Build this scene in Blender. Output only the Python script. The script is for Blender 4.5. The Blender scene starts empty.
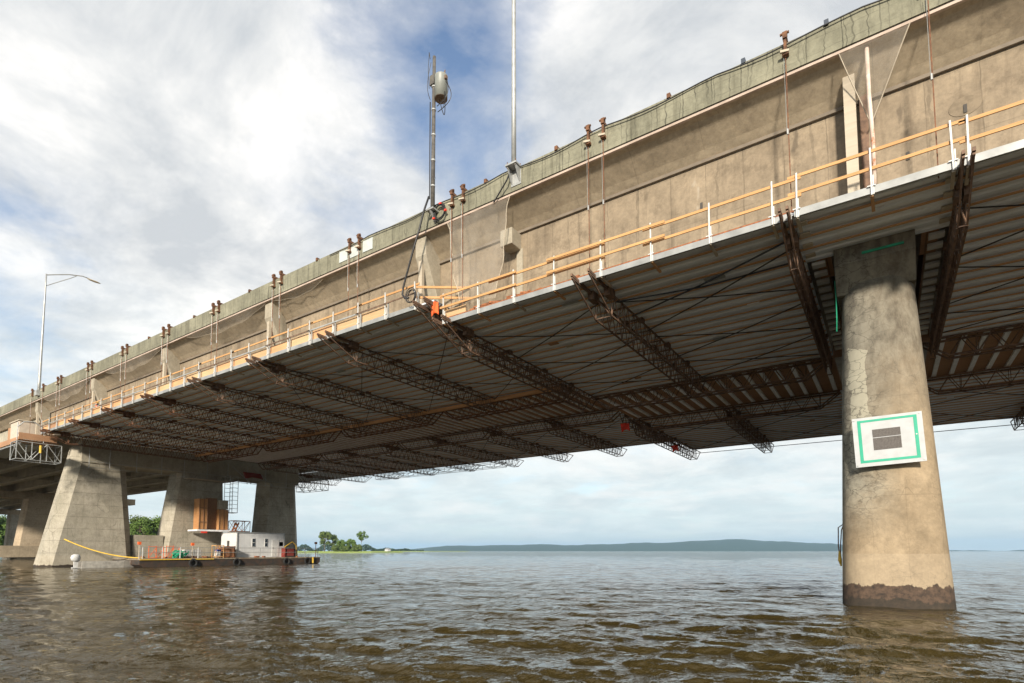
import bpy, math, random
import numpy as np
from mathutils import Vector, Matrix
R = random.Random(7)
SC = bpy.context.scene
COL = SC.collection
CAMZ = 1.6
pi = math.pi

# ------------------------------------------------------------------ geometry helpers
def P(s, L, H):
    """s metres along the bridge to the left, L metres across it, H above eye height"""
    return (-s, L, H + CAMZ)

class MB:
    def __init__(self): self.v = []; self.f = []
    def quad(self, *p):
        n = len(self.v); self.v += [tuple(q) for q in p]; self.f.append(tuple(range(n, n + len(p)))); return self
    def box(self, x0, x1, y0, y1, z0, z1):
        n = len(self.v)
        self.v += [(x0,y0,z0),(x1,y0,z0),(x1,y1,z0),(x0,y1,z0),(x0,y0,z1),(x1,y0,z1),(x1,y1,z1),(x0,y1,z1)]
        for f in ((0,3,2,1),(4,5,6,7),(0,1,5,4),(1,2,6,5),(2,3,7,6),(3,0,4,7)): self.f.append(tuple(n+i for i in f))
        return self
    def sb(self, s0, s1, L0, L1, H0, H1):
        s0, s1 = min(s0,s1), max(s0,s1)
        return self.box(-s1, -s0, L0, L1, H0+CAMZ, H1+CAMZ)
    def cbox(self, c, size, rz=0, rx=0, ry=0):
        m = Matrix.Rotation(rz,3,'Z') @ Matrix.Rotation(ry,3,'Y') @ Matrix.Rotation(rx,3,'X')
        a, b, d = size[0]/2, size[1]/2, size[2]/2; n = len(self.v); c = Vector(c)
        for q in ((-a,-b,-d),(a,-b,-d),(a,b,-d),(-a,b,-d),(-a,-b,d),(a,-b,d),(a,b,d),(-a,b,d)):
            self.v.append(tuple(c + m @ Vector(q)))
        for f in ((0,3,2,1),(4,5,6,7),(0,1,5,4),(1,2,6,5),(2,3,7,6),(3,0,4,7)): self.f.append(tuple(n+i for i in f))
        return self
    def bar(self, p, q, w, h=None, r=None, n=6):
        """bar of rectangular (w x h) or round (r) section between two points"""
        p = Vector(p); q = Vector(q); d = (q-p)
        if d.length < 1e-6: return self
        d.normalize()
        up = Vector((0,0,1)) if abs(d.z) < .95 else Vector((0,1,0))
        a = d.cross(up).normalized(); b = a.cross(d).normalized()
        base = len(self.v)
        if r is None:
            h = h or w
            ring = [(-w/2,-h/2),(w/2,-h/2),(w/2,h/2),(-w/2,h/2)]; n = 4
        else:
            ring = [(r*math.cos(2*pi*i/n), r*math.sin(2*pi*i/n)) for i in range(n)]
        for o in (p, q):
            for (u, v) in ring: self.v.append(tuple(o + a*u + b*v))
        for i in range(n):
            j = (i+1) % n; self.f.append((base+i, base+j, base+n+j, base+n+i))
        self.f.append(tuple(base+i for i in reversed(range(n)))); self.f.append(tuple(base+n+i for i in range(n)))
        return self
    def tube(self, pts, r, n=6):
        pts = [Vector(p) for p in pts]; base = len(self.v); m = len(pts)
        rs = r if isinstance(r, (list, tuple)) else [r]*m
        prev = None
        for i, p in enumerate(pts):
            d = (pts[min(i+1,m-1)] - pts[max(i-1,0)]).normalized()
            if prev is None:
                up = Vector((0,0,1)) if abs(d.z) < .9 else Vector((0,1,0))
                a = d.cross(up).normalized()
            else:
                a = (prev - d*prev.dot(d)).normalized()
            prev = a; b = d.cross(a)
            for k in range(n):
                t = 2*pi*k/n; self.v.append(tuple(p + (a*math.cos(t) + b*math.sin(t))*rs[i]))
        for i in range(m-1):
            for k in range(n):
                j = (k+1) % n
                self.f.append((base+i*n+k, base+i*n+j, base+(i+1)*n+j, base+(i+1)*n+k))
        self.f.append(tuple(base+k for k in reversed(range(n)))); self.f.append(tuple(base+(m-1)*n+k for k in range(n)))
        return self
    def prism(self, poly, x0, x1):
        """polygon in (y,z) extruded along x"""
        n = len(self.v); m = len(poly)
        for x in (x0, x1):
            for (y, z) in poly: self.v.append((x, y, z))
        for i in range(m):
            j = (i+1) % m; self.f.append((n+i, n+j, n+m+j, n+m+i))
        self.f.append(tuple(n+i for i in reversed(range(m)))); self.f.append(tuple(n+m+i for i in range(m)))
        return self
    def loft(self, rings, cap=True):
        n = len(self.v); m = len(rings[0])
        for r in rings: self.v += [tuple(p) for p in r]
        for k in range(len(rings)-1):
            for i in range(m):
                j = (i+1) % m; self.f.append((n+k*m+i, n+k*m+j, n+(k+1)*m+j, n+(k+1)*m+i))
        if cap:
            self.f.append(tuple(n+i for i in reversed(range(m))))
            self.f.append(tuple(n+(len(rings)-1)*m+i for i in range(m)))
        return self
    def build(self, name, mat, parent=None, smooth=False, bevel=0):
        me = bpy.data.meshes.new(name); me.from_pydata(self.v, [], self.f); me.validate(); me.update()
        import bmesh
        b = bmesh.new(); b.from_mesh(me); bmesh.ops.recalc_face_normals(b, faces=b.faces); b.to_mesh(me); b.free()
        me.materials.append(mat)
        if smooth: me.polygons.foreach_set('use_smooth', [True]*len(me.polygons))
        o = bpy.data.objects.new(name, me); COL.objects.link(o)
        if parent is not None:
            o.parent = parent
            if parent.type == 'EMPTY': o.matrix_parent_inverse = Matrix.Translation(-Vector(parent.location))
            else: o.matrix_parent_inverse = parent_inv(parent)
        if bevel:
            md = o.modifiers.new('bevel','BEVEL'); md.width = bevel; md.segments = 2; md.limit_method = 'ANGLE'; md.angle_limit = .6
        return o

def parent_inv(p):
    # meshes are built in world coordinates: undo every offset above
    off = Vector((0,0,0)); q = p
    if q.parent is not None: return Matrix.Identity(4)
    return Matrix.Translation(-Vector(p.location))

def tag(o, label, cat, group=None):
    o['label'] = label; o['category'] = cat
    if group: o['group'] = group
    return o
def thing(name, label, cat, loc=(0,0,0), group=None):
    o = bpy.data.objects.new(name, None); COL.objects.link(o); o.location = loc; o.empty_display_size = .3
    return tag(o, label, cat, group)
def struct(o): o['kind'] = 'structure'; return o

# ------------------------------------------------------------------ materials
class NT:
    def __init__(self, name):
        self.m = bpy.data.materials.new(name); self.m.use_nodes = True
        self.t = self.m.node_tree; self.n = self.t.nodes; self.n.clear()
        self.out = self.n.new('ShaderNodeOutputMaterial'); self.b = self.n.new('ShaderNodeBsdfPrincipled')
        self.t.links.new(self.b.outputs[0], self.out.inputs[0])
        self.geo = self.n.new('ShaderNodeNewGeometry').outputs['Position']
    def l(self, a, b): self.t.links.new(a, b)
    def mapping(self, scale=(1,1,1), loc=(0,0,0), src=None):
        n = self.n.new('ShaderNodeMapping'); n.inputs['Scale'].default_value = scale; n.inputs['Location'].default_value = loc
        self.l(src or self.geo, n.inputs[0]); return n.outputs[0]
    def noise(self, scale, detail=4, vec=None, rough=.55, dist=0):
        n = self.n.new('ShaderNodeTexNoise'); n.inputs['Scale'].default_value = scale; n.inputs['Detail'].default_value = detail
        n.inputs['Roughness'].default_value = rough; n.inputs['Distortion'].default_value = dist
        self.l(vec or self.geo, n.inputs['Vector']); return n.outputs[0]
    def ramp(self, src, stops):
        n = self.n.new('ShaderNodeValToRGB'); e = n.color_ramp.elements
        while len(e) < len(stops): e.new(.5)
        for el, (p, c) in zip(e, stops):
            el.position = p; el.color = (c, c, c, 1) if isinstance(c, (int, float)) else (*c, 1)
        self.l(src, n.inputs[0]); return n.outputs[0]
    def mix(self, fac, a, b, mode='MIX'):
        n = self.n.new('ShaderNodeMix'); n.data_type = 'RGBA'; n.blend_type = mode
        for s, v in ((n.inputs[0], fac), (n.inputs[6], a), (n.inputs[7], b)):
            if isinstance(v, (int, float)): s.default_value = v if s.type == 'VALUE' else (v, v, v, 1)
            elif isinstance(v, tuple): s.default_value = (*v, 1)
            else: self.l(v, s)
        return n.outputs[2]
    def math(self, op, a, b=None, c=None, clamp=False):
        n = self.n.new('ShaderNodeMath'); n.operation = op; n.use_clamp = clamp
        for i, v in enumerate((a, b, c)):
            if v is None: continue
            if isinstance(v, (int, float)): n.inputs[i].default_value = v
            else: self.l(v, n.inputs[i])
        return n.outputs[0]
    def sep(self, src=None):
        n = self.n.new('ShaderNodeSeparateXYZ'); self.l(src or self.geo, n.inputs[0]); return n.outputs
    def comb(self, x, y, z):
        n = self.n.new('ShaderNodeCombineXYZ')
        for i, v in enumerate((x, y, z)):
            if isinstance(v, (int, float)): n.inputs[i].default_value = v
            else: self.l(v, n.inputs[i])
        return n.outputs[0]
    def bump(self, h, strength=.3, dist=.02):
        n = self.n.new('ShaderNodeBump'); n.inputs['Strength'].default_value = strength; n.inputs['Distance'].default_value = dist
        self.l(h, n.inputs['Height']); self.l(n.outputs[0], self.b.inputs['Normal'])
    def col(self, c):
        if isinstance(c, tuple): self.b.inputs['Base Color'].default_value = (*c, 1)
        else: self.l(c, self.b.inputs['Base Color'])
    def fin(self, rough=.85, metal=0, spec=None):
        if isinstance(rough, (int, float)): self.b.inputs['Roughness'].default_value = rough
        else: self.l(rough, self.b.inputs['Roughness'])
        self.b.inputs['Metallic'].default_value = metal
        if spec is not None: self.b.inputs['Specular IOR Level'].default_value = spec
        return self.m

def simple(name, c, rough=.7, metal=0, var=.25, scale=3., c2=None, bump=0.):
    t = NT(name); n = t.noise(scale, 5)
    lo = tuple(x*(1-var) for x in c) if c2 is None else c2
    t.col(t.ramp(n, [(.35, lo), (.62, c)]))
    if bump: t.bump(t.noise(scale*6, 3), bump, .01)
    return t.fin(rough, metal)

def crack_mask(t, scale, width, stretch=(1,1,1), warp=.25):
    v = t.n.new('ShaderNodeTexVoronoi'); v.feature = 'DISTANCE_TO_EDGE'; v.inputs['Scale'].default_value = scale
    mp = t.mapping(stretch); nz = t.n.new('ShaderNodeTexNoise'); nz.inputs['Scale'].default_value = 2.2; nz.inputs['Detail'].default_value = 4
    t.l(mp, nz.inputs['Vector'])
    a = t.n.new('ShaderNodeVectorMath'); a.operation = 'MULTIPLY_ADD'
    t.l(nz.outputs['Color'], a.inputs[0]); a.inputs[1].default_value = (warp,)*3; t.l(mp, a.inputs[2])
    t.l(a.outputs[0], v.inputs['Vector'])
    return t.ramp(v.outputs['Distance'], [(0, 1.), (width, 0.)])

def joint_mask(t, axis_val, period, width, jitter=0.0, phase=0.):
    """thin lines every `period` along a coordinate"""
    a = axis_val
    if jitter: 
        a = t.math('ADD', a, t.math('MULTIPLY', t.noise(.9, 3, rough=.7), jitter))
    f = t.math('FRACT', t.math('DIVIDE', t.math('ADD', a, 500+phase), period))
    d = t.math('ABSOLUTE', t.math('SUBTRACT', f, .5))
    return t.math('GREATER_THAN', d, .5 - width/period/2)

def concrete(name, c_lo, c_hi, streak=.5, cracks=None, joints=(), board=None, stain=(.05,.045,.035), stain_amt=.5, waterline=False, extra=None, rough=.9):
    t = NT(name); x, y, z = t.sep()[:3]
    big = t.noise(.55, 6, rough=.62); col = t.ramp(big, [(.3, c_lo), (.68, c_hi)])
    fine = t.noise(9, 6, rough=.7); col = t.mix(.35, col, t.ramp(fine, [(.3, .55), (.7, 1.25)]), 'MULTIPLY')
    # vertical drip streaks
    st = t.noise(1., 5, t.mapping((2.6, 2.6, .22)), rough=.65)
    col = t.mix(t.math('MULTIPLY', t.ramp(st, [(.52, 0.), (.75, 1.)]), streak), col, stain)
    blot = t.noise(1.7, 6, t.mapping((1,1,1),(7,3,1)), rough=.7)
    col = t.mix(t.math('MULTIPLY', t.ramp(blot, [(.56, 0.), (.74, 1.)]), stain_amt), col, stain)
    g2 = t.noise(4.2, 6, t.mapping((1,1,.8),(2,9,4)), rough=.75); col = t.mix(.28, col, t.ramp(g2, [(.36,.45),(.6,1.12)]), 'MULTIPLY')
    pn = t.n.new('ShaderNodeTexVoronoi'); pn.inputs['Scale'].default_value = .55; t.l(t.mapping((1,1,1.6),(1,4,2)), pn.inputs['Vector']); pv_ = t.n.new('ShaderNodeSeparateColor'); t.l(pn.outputs['Color'], pv_.inputs[0])
    col = t.mix(.14, col, t.ramp(pv_.outputs[0], [(.2,.6),(.8,1.35)]), 'MULTIPLY')
    h = fine
    for (ax, per, w, jit, amt) in joints:
        v = {'x':x,'y':y,'z':z}[ax]; m = joint_mask(t, v, per, w, jit)
        brk = t.ramp(t.noise(1.3, 3, t.mapping((1,1,1),(3,1,9))), [(.35, .25), (.6, 1.)])
        col = t.mix(t.math('MULTIPLY', t.math('MULTIPLY', m, brk), amt), col, tuple(q*.35 for q in c_lo))
    if cracks:
        for (sc, w, stre, amt, thr) in cracks:
            cm = crack_mask(t, sc, w, stre); msk = t.ramp(t.noise(.45, 3, t.mapping((1,1,1),(sc,2,5))), [(thr, 0.), (thr+.12, 1.)])
            col = t.mix(t.math('MULTIPLY', t.math('MULTIPLY', cm, msk), amt), col, (.03,.027,.022))
    if extra: col = extra(t, col, x, y, z)
    if waterline:
        zz = t.math('ADD', z, t.math('MULTIPLY', t.noise(2.6, 7, t.mapping((1,1,.45)), rough=.72), .62))
        wet = t.ramp(zz, [(.0, 1.), (1., 0.)])
        m1 = t.math('LESS_THAN', zz, waterline+.30); 
        gr = t.ramp(t.noise(7, 6, rough=.75), [(.32, (.018,.014,.011)), (.68, (.11,.07,.046))])
        col = t.mix(m1, col, gr)
        m2 = t.math('LESS_THAN', zz, .50); col = t.mix(t.math('MULTIPLY', m2, .65), col, (.022,.020,.014))
        m3 = t.math('MULTIPLY', t.math('LESS_THAN', z, waterline+.9), t.math('GREATER_THAN', zz, waterline+.30))
        col = t.mix(t.math('MULTIPLY', m3, .14), col, (.50,.42,.31))
    t.col(col); t.bump(t.math('ADD', h, big), .35, .02)
    return t.fin(rough)

TAN = (.41,.325,.215); TAN_D = (.27,.215,.145)
def web_extra(t, col, x, y, z):
    # pale repair smears and drips
    v = t.noise(.9, 4, t.mapping((1,1,.35),(11,0,2)), rough=.7)
    col = t.mix(t.math('MULTIPLY', t.ramp(v, [(.66, 0.), (.72, 1.)]), .35), col, (.55,.50,.42))
    d = t.noise(2.4, 3, t.mapping((1,1,.25),(5,0,8)))
    return t.mix(t.math('MULTIPLY', t.ramp(d, [(.68, 0.), (.73, 1.)]), .6), col, (.09,.07,.05))
M_web = concrete('web_concrete', (.205,.162,.112), (.345,.275,.19), streak=.7, joints=(('x',1.22,.03,.12,.5),('x',2.9,.07,.5,.4),('z',1.9,.03,.0,.25)), stain=(.10,.075,.05), stain_amt=.65, extra=web_extra)
M_soffit = concrete('soffit_concrete', (.32,.26,.18), (.45,.37,.26), streak=.35, joints=(('x',2.44,.03,.05,.3),), stain=(.14,.11,.075), stain_amt=.55)
M_par = concrete('parapet_concrete', (.16,.155,.11), (.28,.27,.195), streak=.85, joints=(('x',.92,.03,.16,.9),('x',.53,.022,.45,.75),('x',1.37,.05,.6,.6),('z',.43,.02,.22,.35)), stain=(.10,.095,.065), stain_amt=.5)
M_brk = concrete('bracket_concrete', (.30,.265,.20), (.43,.385,.30), streak=.25, stain=(.2,.17,.12), stain_amt=.35)
def near_extra(t, col, x, y, z):
    # grey crazed concrete on the left, tan on the right; a paler patched strip with ragged edges between
    xx = t.math('ADD', x, t.math('MULTIPLY', t.noise(1.1, 4), .5))
    left = t.ramp(xx, [(.0, 1.), (.5, 0.)])
    n = t.n.new('ShaderNodeMapRange'); n.inputs[1].default_value = -.45; n.inputs[2].default_value = .75; n.inputs[3].default_value = 1; n.inputs[4].default_value = 0
    t.l(xx, n.inputs[0]); left = n.outputs[0]
    n2 = t.n.new('ShaderNodeMapRange'); n2.inputs[1].default_value = 1.9; n2.inputs[2].default_value = 3.6; t.l(z, n2.inputs[0])
    m = t.math('MULTIPLY', left, n2.outputs[0])
    col = t.mix(t.math('MULTIPLY', m, .85), col, t.ramp(t.noise(2.6, 6, rough=.72), [(.38, (.11,.105,.085)), (.62, (.31,.295,.235))]))
    # darker, greyer mottling towards the top
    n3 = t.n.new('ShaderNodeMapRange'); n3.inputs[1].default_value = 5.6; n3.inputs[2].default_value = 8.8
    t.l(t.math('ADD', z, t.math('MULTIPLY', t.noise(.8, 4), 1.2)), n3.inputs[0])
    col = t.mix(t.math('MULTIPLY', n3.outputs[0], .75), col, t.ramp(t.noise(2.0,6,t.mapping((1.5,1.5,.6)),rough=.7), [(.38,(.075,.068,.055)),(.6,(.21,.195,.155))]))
    # pale strip
    ps = t.math('MULTIPLY', t.math('GREATER_THAN', xx, -.62), t.math('LESS_THAN', xx, -.08))
    zz = t.math('ADD', z, t.math('MULTIPLY', t.noise(2.3, 3), .8))
    pz = t.math('MULTIPLY', t.math('GREATER_THAN', zz, 4.6), t.math('LESS_THAN', zz, 8.4))
    pm = t.math('MULTIPLY', ps, pz)
    col = t.mix(t.math('MULTIPLY', pm, .55), col, (.42,.40,.31))
    ck = crack_mask(t, 1.7, .035, (1,1,1.9), .6); col = t.mix(t.math('MULTIPLY', t.math('MULTIPLY', ck, m), .8), col, (.04,.035,.028))
    return col
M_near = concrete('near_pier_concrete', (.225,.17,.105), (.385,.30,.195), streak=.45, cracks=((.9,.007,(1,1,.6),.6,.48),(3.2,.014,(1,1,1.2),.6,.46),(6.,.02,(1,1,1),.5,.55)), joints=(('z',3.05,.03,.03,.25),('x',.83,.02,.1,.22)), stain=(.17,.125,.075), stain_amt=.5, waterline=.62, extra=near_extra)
M_pierL = concrete('far_pier_concrete', (.31,.285,.22), (.46,.42,.34), streak=.35, joints=(('z',1.22,.05,.03,.6),('y',1.22,.035,.02,.35)), cracks=((.8,.02,(1,1,.7),.6,.5),), stain=(.17,.145,.105), stain_amt=.4, waterline=.25)
M_tanp = concrete('tan_pier_concrete', (.40,.32,.22), (.52,.42,.30), streak=.25, joints=(('z',1.22,.05,.03,.35),), stain=(.19,.15,.10), stain_amt=.4)
M_gird = concrete('girder_concrete', (.33,.30,.23), (.46,.42,.33), streak=.25, joints=(('x',2.44,.04,.0,.3),), stain=(.16,.14,.10), stain_amt=.4)

M_strip = simple('pink_edge_strip', (.48,.38,.31), .7, c2=(.36,.28,.22), scale=1.5)
M_duct = simple('brown_grey_duct', (.20,.165,.125), .8)
M_dark = simple('dark_seam', (.075,.068,.06), .8)
M_rust = simple('rusty_steel', (.21,.10,.05), .75, .3, c2=(.09,.045,.027), scale=6)
M_rustd = simple('dark_truss_steel', (.22,.135,.088), .7, .3, c2=(.11,.07,.05), scale=5)
M_rusto = simple('orange_rust', (.36,.135,.05), .8, c2=(.16,.06,.03), scale=9)
M_galv = simple('galvanised_steel', (.44,.45,.44), .5, .35, var=.25, scale=4)
M_white = simple('white_paint', (.62,.62,.60), .5, var=.12, scale=5)
def wood(name, a, b, sc=1.2):
    t = NT(name); n = t.noise(sc, 6, t.mapping((.5, 6, 9)), rough=.65); n2 = t.noise(.35, 3)
    t.col(t.mix(.45, t.ramp(n, [(.3, a), (.7, b)]), t.ramp(n2, [(.35, a), (.65, b)])))
    return t.fin(.75)
M_rail = wood('orange_rail_timber', (.38,.19,.07), (.62,.36,.15))
M_hut = wood('orange_plywood', (.36,.17,.065), (.55,.29,.12))
M_ply = wood('plywood', (.42,.26,.13), (.62,.43,.24))
M_plyo = wood('weathered_plywood', (.30,.16,.085), (.46,.26,.14))
M_joist = wood('brown_joist', (.46,.25,.12), (.68,.40,.20))
M_pale = wood('pale_timber', (.36,.31,.235), (.52,.45,.35))
M_plyd = wood('dark_ply', (.16,.085,.045), (.33,.19,.11))
def deckmat():
    t = NT('corrugated_metal'); n = t.noise(.8, 5, t.mapping((.35, 1.4, 1)), rough=.6)
    c = t.ramp(n, [(.3, (.62,.66,.70)), (.7, (.84,.88,.92))])
    st = t.noise(5, 4, t.mapping((.4,1,1)), rough=.7); c = t.mix(t.math('MULTIPLY', t.ramp(st, [(.58,0.),(.72,1.)]), .4), c, (.42,.37,.31))
    t.col(c); return t.fin(.45, .35)
M_deck = deckmat()
M_edge = simple('edge_channel_metal', (.35,.36,.355), .5, .2, var=.3, scale=1.5)
M_alu = simple('aluminium', (.88,.89,.9), .45, .1, var=.15)
M_black = simple('black_cable', (.022,.022,.024), .5)
M_blue = simple('navy_strap', (.045,.06,.085), .6)
M_rod = simple('rusty_rod', (.27,.12,.06), .7, .2, c2=(.12,.06,.04), scale=7)
M_pole = simple('grey_metal_pole', (.42,.42,.40), .45, .5, var=.2)
M_poled = simple('weathered_wood_pole', (.12,.11,.095), .7, c2=(.06,.055,.05), scale=5)
M_tank = simple('pale_green_grey_paint', (.27,.285,.26), .45, var=.12)
M_tankb = simple('rusty_tank_bottom', (.20,.13,.085), .7, c2=(.09,.06,.045), scale=14)
M_orange = simple('orange_fabric', (.85,.14,.03), .8, var=.3)
M_red = simple('red_fabric', (.92,.06,.03), .7, var=.35)
M_yellow = simple('yellow_plastic', (.72,.47,.06), .6, var=.2)
M_green = simple('green_plastic', (.02,.36,.20), .6, var=.3)
M_brown = simple('brown_crate_paint', (.30,.14,.07), .7, var=.3)
M_redbox = simple('dark_red_paint', (.22,.035,.025), .6, var=.2)
M_steelb = simple('barge_steel', (.035,.033,.03), .7, c2=(.075,.045,.03), scale=2)
M_bdeck = simple('barge_deck_planks', (.30,.25,.18), .85, c2=(.18,.14,.10), scale=2)
M_glass = simple('dark_window', (.02,.025,.03), .15)
M_rubber = simple('tyre_rubber', (.02,.02,.02), .85)
M_skin = simple('skin', (.5,.3,.22), .6); M_cloth = simple('dark_trousers', (.03,.035,.05), .9)
M_bluep = simple('blue_plastic', (.03,.08,.35), .5)
M_hull = simple('grey_aluminium_hull', (.58,.55,.49), .5, .2, var=.3)

# cabin siding
t = NT('white_siding'); x, y, z = t.sep()[:3]
jm = joint_mask(t, t.math('ADD', x, y), .6, .03); t.col(t.mix(t.math('MULTIPLY', jm, .35), t.ramp(t.noise(1.5,4), [(.3,(.55,.56,.56)),(.7,(.66,.67,.67))]), (.35,.36,.37)))
M_siding = t.fin(.5)

# sheer netting
def netmat(name, alpha, c=(.72,.68,.6)):
    t = NT(name); t.col(t.ramp(t.noise(2.0, 4), [(.3, tuple(v*.8 for v in c)), (.7, c)]))
    a = t.math('MULTIPLY', t.ramp(t.noise(1.2, 5), [(.3,.6),(.75,1.4)]), alpha)
    t.l(a, t.b.inputs['Alpha']); return t.fin(.8)
M_net = netmat('sheer_debris_netting', .19, (.62,.56,.47))
M_net2 = netmat('white_debris_netting', .26, (.50,.44,.36))

# foliage
def leafmat(name, a, b):
    t = NT(name)
    oi = t.n.new('ShaderNodeObjectInfo')
    n = t.noise(.35, 4); n2 = t.noise(3.0, 2)
    c = t.mix(.5, t.ramp(n, [(.35,a),(.65,b)]), t.ramp(n2, [(.3,a),(.7,b)]))
    t.col(c); m = t.fin(.7, spec=.25); return m
M_leaf = leafmat('green_leaves', (.055,.10,.022), (.14,.215,.045))
M_leafy = leafmat('yellow_green_leaves', (.065,.10,.028), (.14,.185,.055))
M_bark = simple('bark', (.13,.10,.075), .9)
M_grass = leafmat('marsh_grass', (.16,.22,.05), (.27,.33,.08))
M_hill = leafmat('wooded_hill', (.022,.045,.028), (.04,.07,.04))

# ------------------------------------------------------------------ camera
cam = bpy.data.cameras.new('camera'); co = bpy.data.objects.new('camera', cam); COL.objects.link(co)
cam.sensor_width = 36; cam.lens = 36*556/1024; cam.shift_y = 167.7/1024
cam.clip_end = 40000; cam.clip_start = .05
co.location = (0,0,CAMZ); co.rotation_euler = (math.radians(94.3), 0, math.radians(34.14))
SC.camera = co
AZ = math.radians(34.14)
def cam_pt(px, d, z=0.):
    """ground point seen in picture column px at distance d in front of the boat"""
    X = (px-512)/556*d
    return Vector((X*math.cos(AZ) - d*math.sin(AZ), X*math.sin(AZ) + d*math.cos(AZ), z))

# ------------------------------------------------------------------ sky and sun
SUN_EL, SUN_AZX, SUN_AZY = math.radians(21), .40, -.92
sd = Vector((SUN_AZX, SUN_AZY, 0)).normalized()*math.cos(SUN_EL) + Vector((0,0,math.sin(SUN_EL)))
sl = bpy.data.lights.new('sun','SUN'); sl.energy = 3.9; sl.angle = math.radians(5); sl.color = (1,.90,.76)
so = bpy.data.objects.new('sun', sl); COL.objects.link(so); so.location = (0,0,60)
so.rotation_euler = sd.to_track_quat('Z','Y').to_euler()
w = bpy.data.worlds.new('World'); SC.world = w; w.use_nodes = True
wt = w.node_tree; wt.nodes.clear(); N = wt.nodes.new; LK = wt.links.new
wo = N('ShaderNodeOutputWorld'); sky = N('ShaderNodeTexSky'); sky.sky_type = 'NISHITA'; sky.sun_disc = False
sky.sun_elevation = SUN_EL; sky.sun_rotation = math.atan2(sd.x, sd.y); sky.air_density = 1.0; sky.dust_density = 1.2; sky.ozone_density = 2.2
bg = N('ShaderNodeBackground'); bg.inputs[1].default_value = .125; LK(sky.outputs[0], bg.inputs[0])
tc = N('ShaderNodeTexCoord'); sp = N('ShaderNodeSeparateXYZ'); LK(tc.outputs['Generated'], sp.inputs[0])
def wm(op, a, b=None, clamp=False, c=None):
    n = N('ShaderNodeMath'); n.operation = op; n.use_clamp = clamp
    for i, v in enumerate((a, b, c)):
        if v is None: continue
        if isinstance(v, (int, float)): n.inputs[i].default_value = v
        else: LK(v, n.inputs[i])
    return n.outputs[0]
def wramp(src, stops):
    n = N('ShaderNodeValToRGB'); e = n.color_ramp.elements
    while len(e) < len(stops): e.new(.5)
    for el, (p, c) in zip(e, stops): el.position = p; el.color = (c,c,c,1) if isinstance(c,(int,float)) else (*c,1)
    LK(src, n.inputs[0]); return n.outputs[0]
dz = wm('MAXIMUM', wm('ADD', sp.outputs[2], .16), .05)
cv = N('ShaderNodeCombineXYZ'); LK(wm('DIVIDE', sp.outputs[0], dz), cv.inputs[0]); LK(wm('DIVIDE', sp.outputs[1], dz), cv.inputs[1])
def wnoise(scale, detail, loc=(0,0,0), rough=.55, dist=0., sc=(1,1,1)):
    mp = N('ShaderNodeMapping'); mp.inputs['Location'].default_value = loc; mp.inputs['Scale'].default_value = sc; LK(cv.outputs[0], mp.inputs[0])
    n = N('ShaderNodeTexNoise'); n.inputs['Scale'].default_value = scale; n.inputs['Detail'].default_value = detail
    n.inputs['Roughness'].default_value = rough; n.inputs['Distortion'].default_value = dist; LK(mp.outputs[0], n.inputs['Vector']); return n.outputs[0]
def skydir(px, py):
    u = (px-512)/556; v = -(py-341.5-167.7)/556; th = math.radians(4.3)
    Y = math.cos(th) - v*math.sin(th); Z = math.sin(th) + v*math.cos(th)
    d = Vector((u*math.cos(AZ)-Y*math.sin(AZ), u*math.sin(AZ)+Y*math.cos(AZ), Z)); return d.normalized()
def blob(px, py, r0, r1):
    """soft round patch of sky round a direction"""
    d = skydir(px, py); n = N('ShaderNodeVectorMath'); n.operation = 'DOT_PRODUCT'; LK(tc.outputs['Generated'], n.inputs[0]); n.inputs[1].default_value = d
    m = N('ShaderNodeMapRange'); m.interpolation_type = 'SMOOTHSTEP'; m.inputs[1].default_value = math.cos(math.radians(r1)); m.inputs[2].default_value = math.cos(math.radians(r0))
    LK(n.outputs['Value'], m.inputs[0]); return m.outputs[0]
big = wnoise(.95, 8, (3.1,1.7,0), .56, .25)
med = wnoise(2.6, 9, (1.,8.,0), .6, .3)
cov = wm('ADD', wm('MULTIPLY', big, .5), wm('MULTIPLY', med, .5))
cov = wm('ADD', cov, .09)
hole = wm('MAXIMUM', blob(432, 12, 0, 14), wm('MULTIPLY', blob(5, 200, 0, 11), .55))
hole = wm('MAXIMUM', hole, wm('MULTIPLY', blob(330, 190, 0, 8), .5))
hole = wm('MAXIMUM', hole, wm('MULTIPLY', blob(60, 330, 0, 12), .35))
cov = wm('SUBTRACT', cov, wm('MULTIPLY', hole, .24))
cov = wm('ADD', cov, wm('MULTIPLY', wm('MAXIMUM', blob(200, 120, 4, 26), blob(640,60,2,20)), .10))
mask = wramp(cov, [(.37, .03), (.46, .34), (.56, .9), (.66, 1.)])
# low layer near the horizon: thin
hz = N('ShaderNodeMapRange'); hz.inputs[1].default_value = 0.; hz.inputs[2].default_value = .22; LK(sp.outputs[2], hz.inputs[0])
shade = wramp(wnoise(2.2, 10, (7,2,0), .64, .35), [(.36, (.56,.585,.61)), (.50, (.76,.765,.76)), (.60, (.95,.93,.90))])
bgc = N('ShaderNodeBackground'); LK(shade, bgc.inputs[0]); bgc.inputs[1].default_value = .71
ms = N('ShaderNodeMixShader'); LK(mask, ms.inputs[0]); LK(bg.outputs[0], ms.inputs[1]); LK(bgc.outputs[0], ms.inputs[2])
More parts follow.
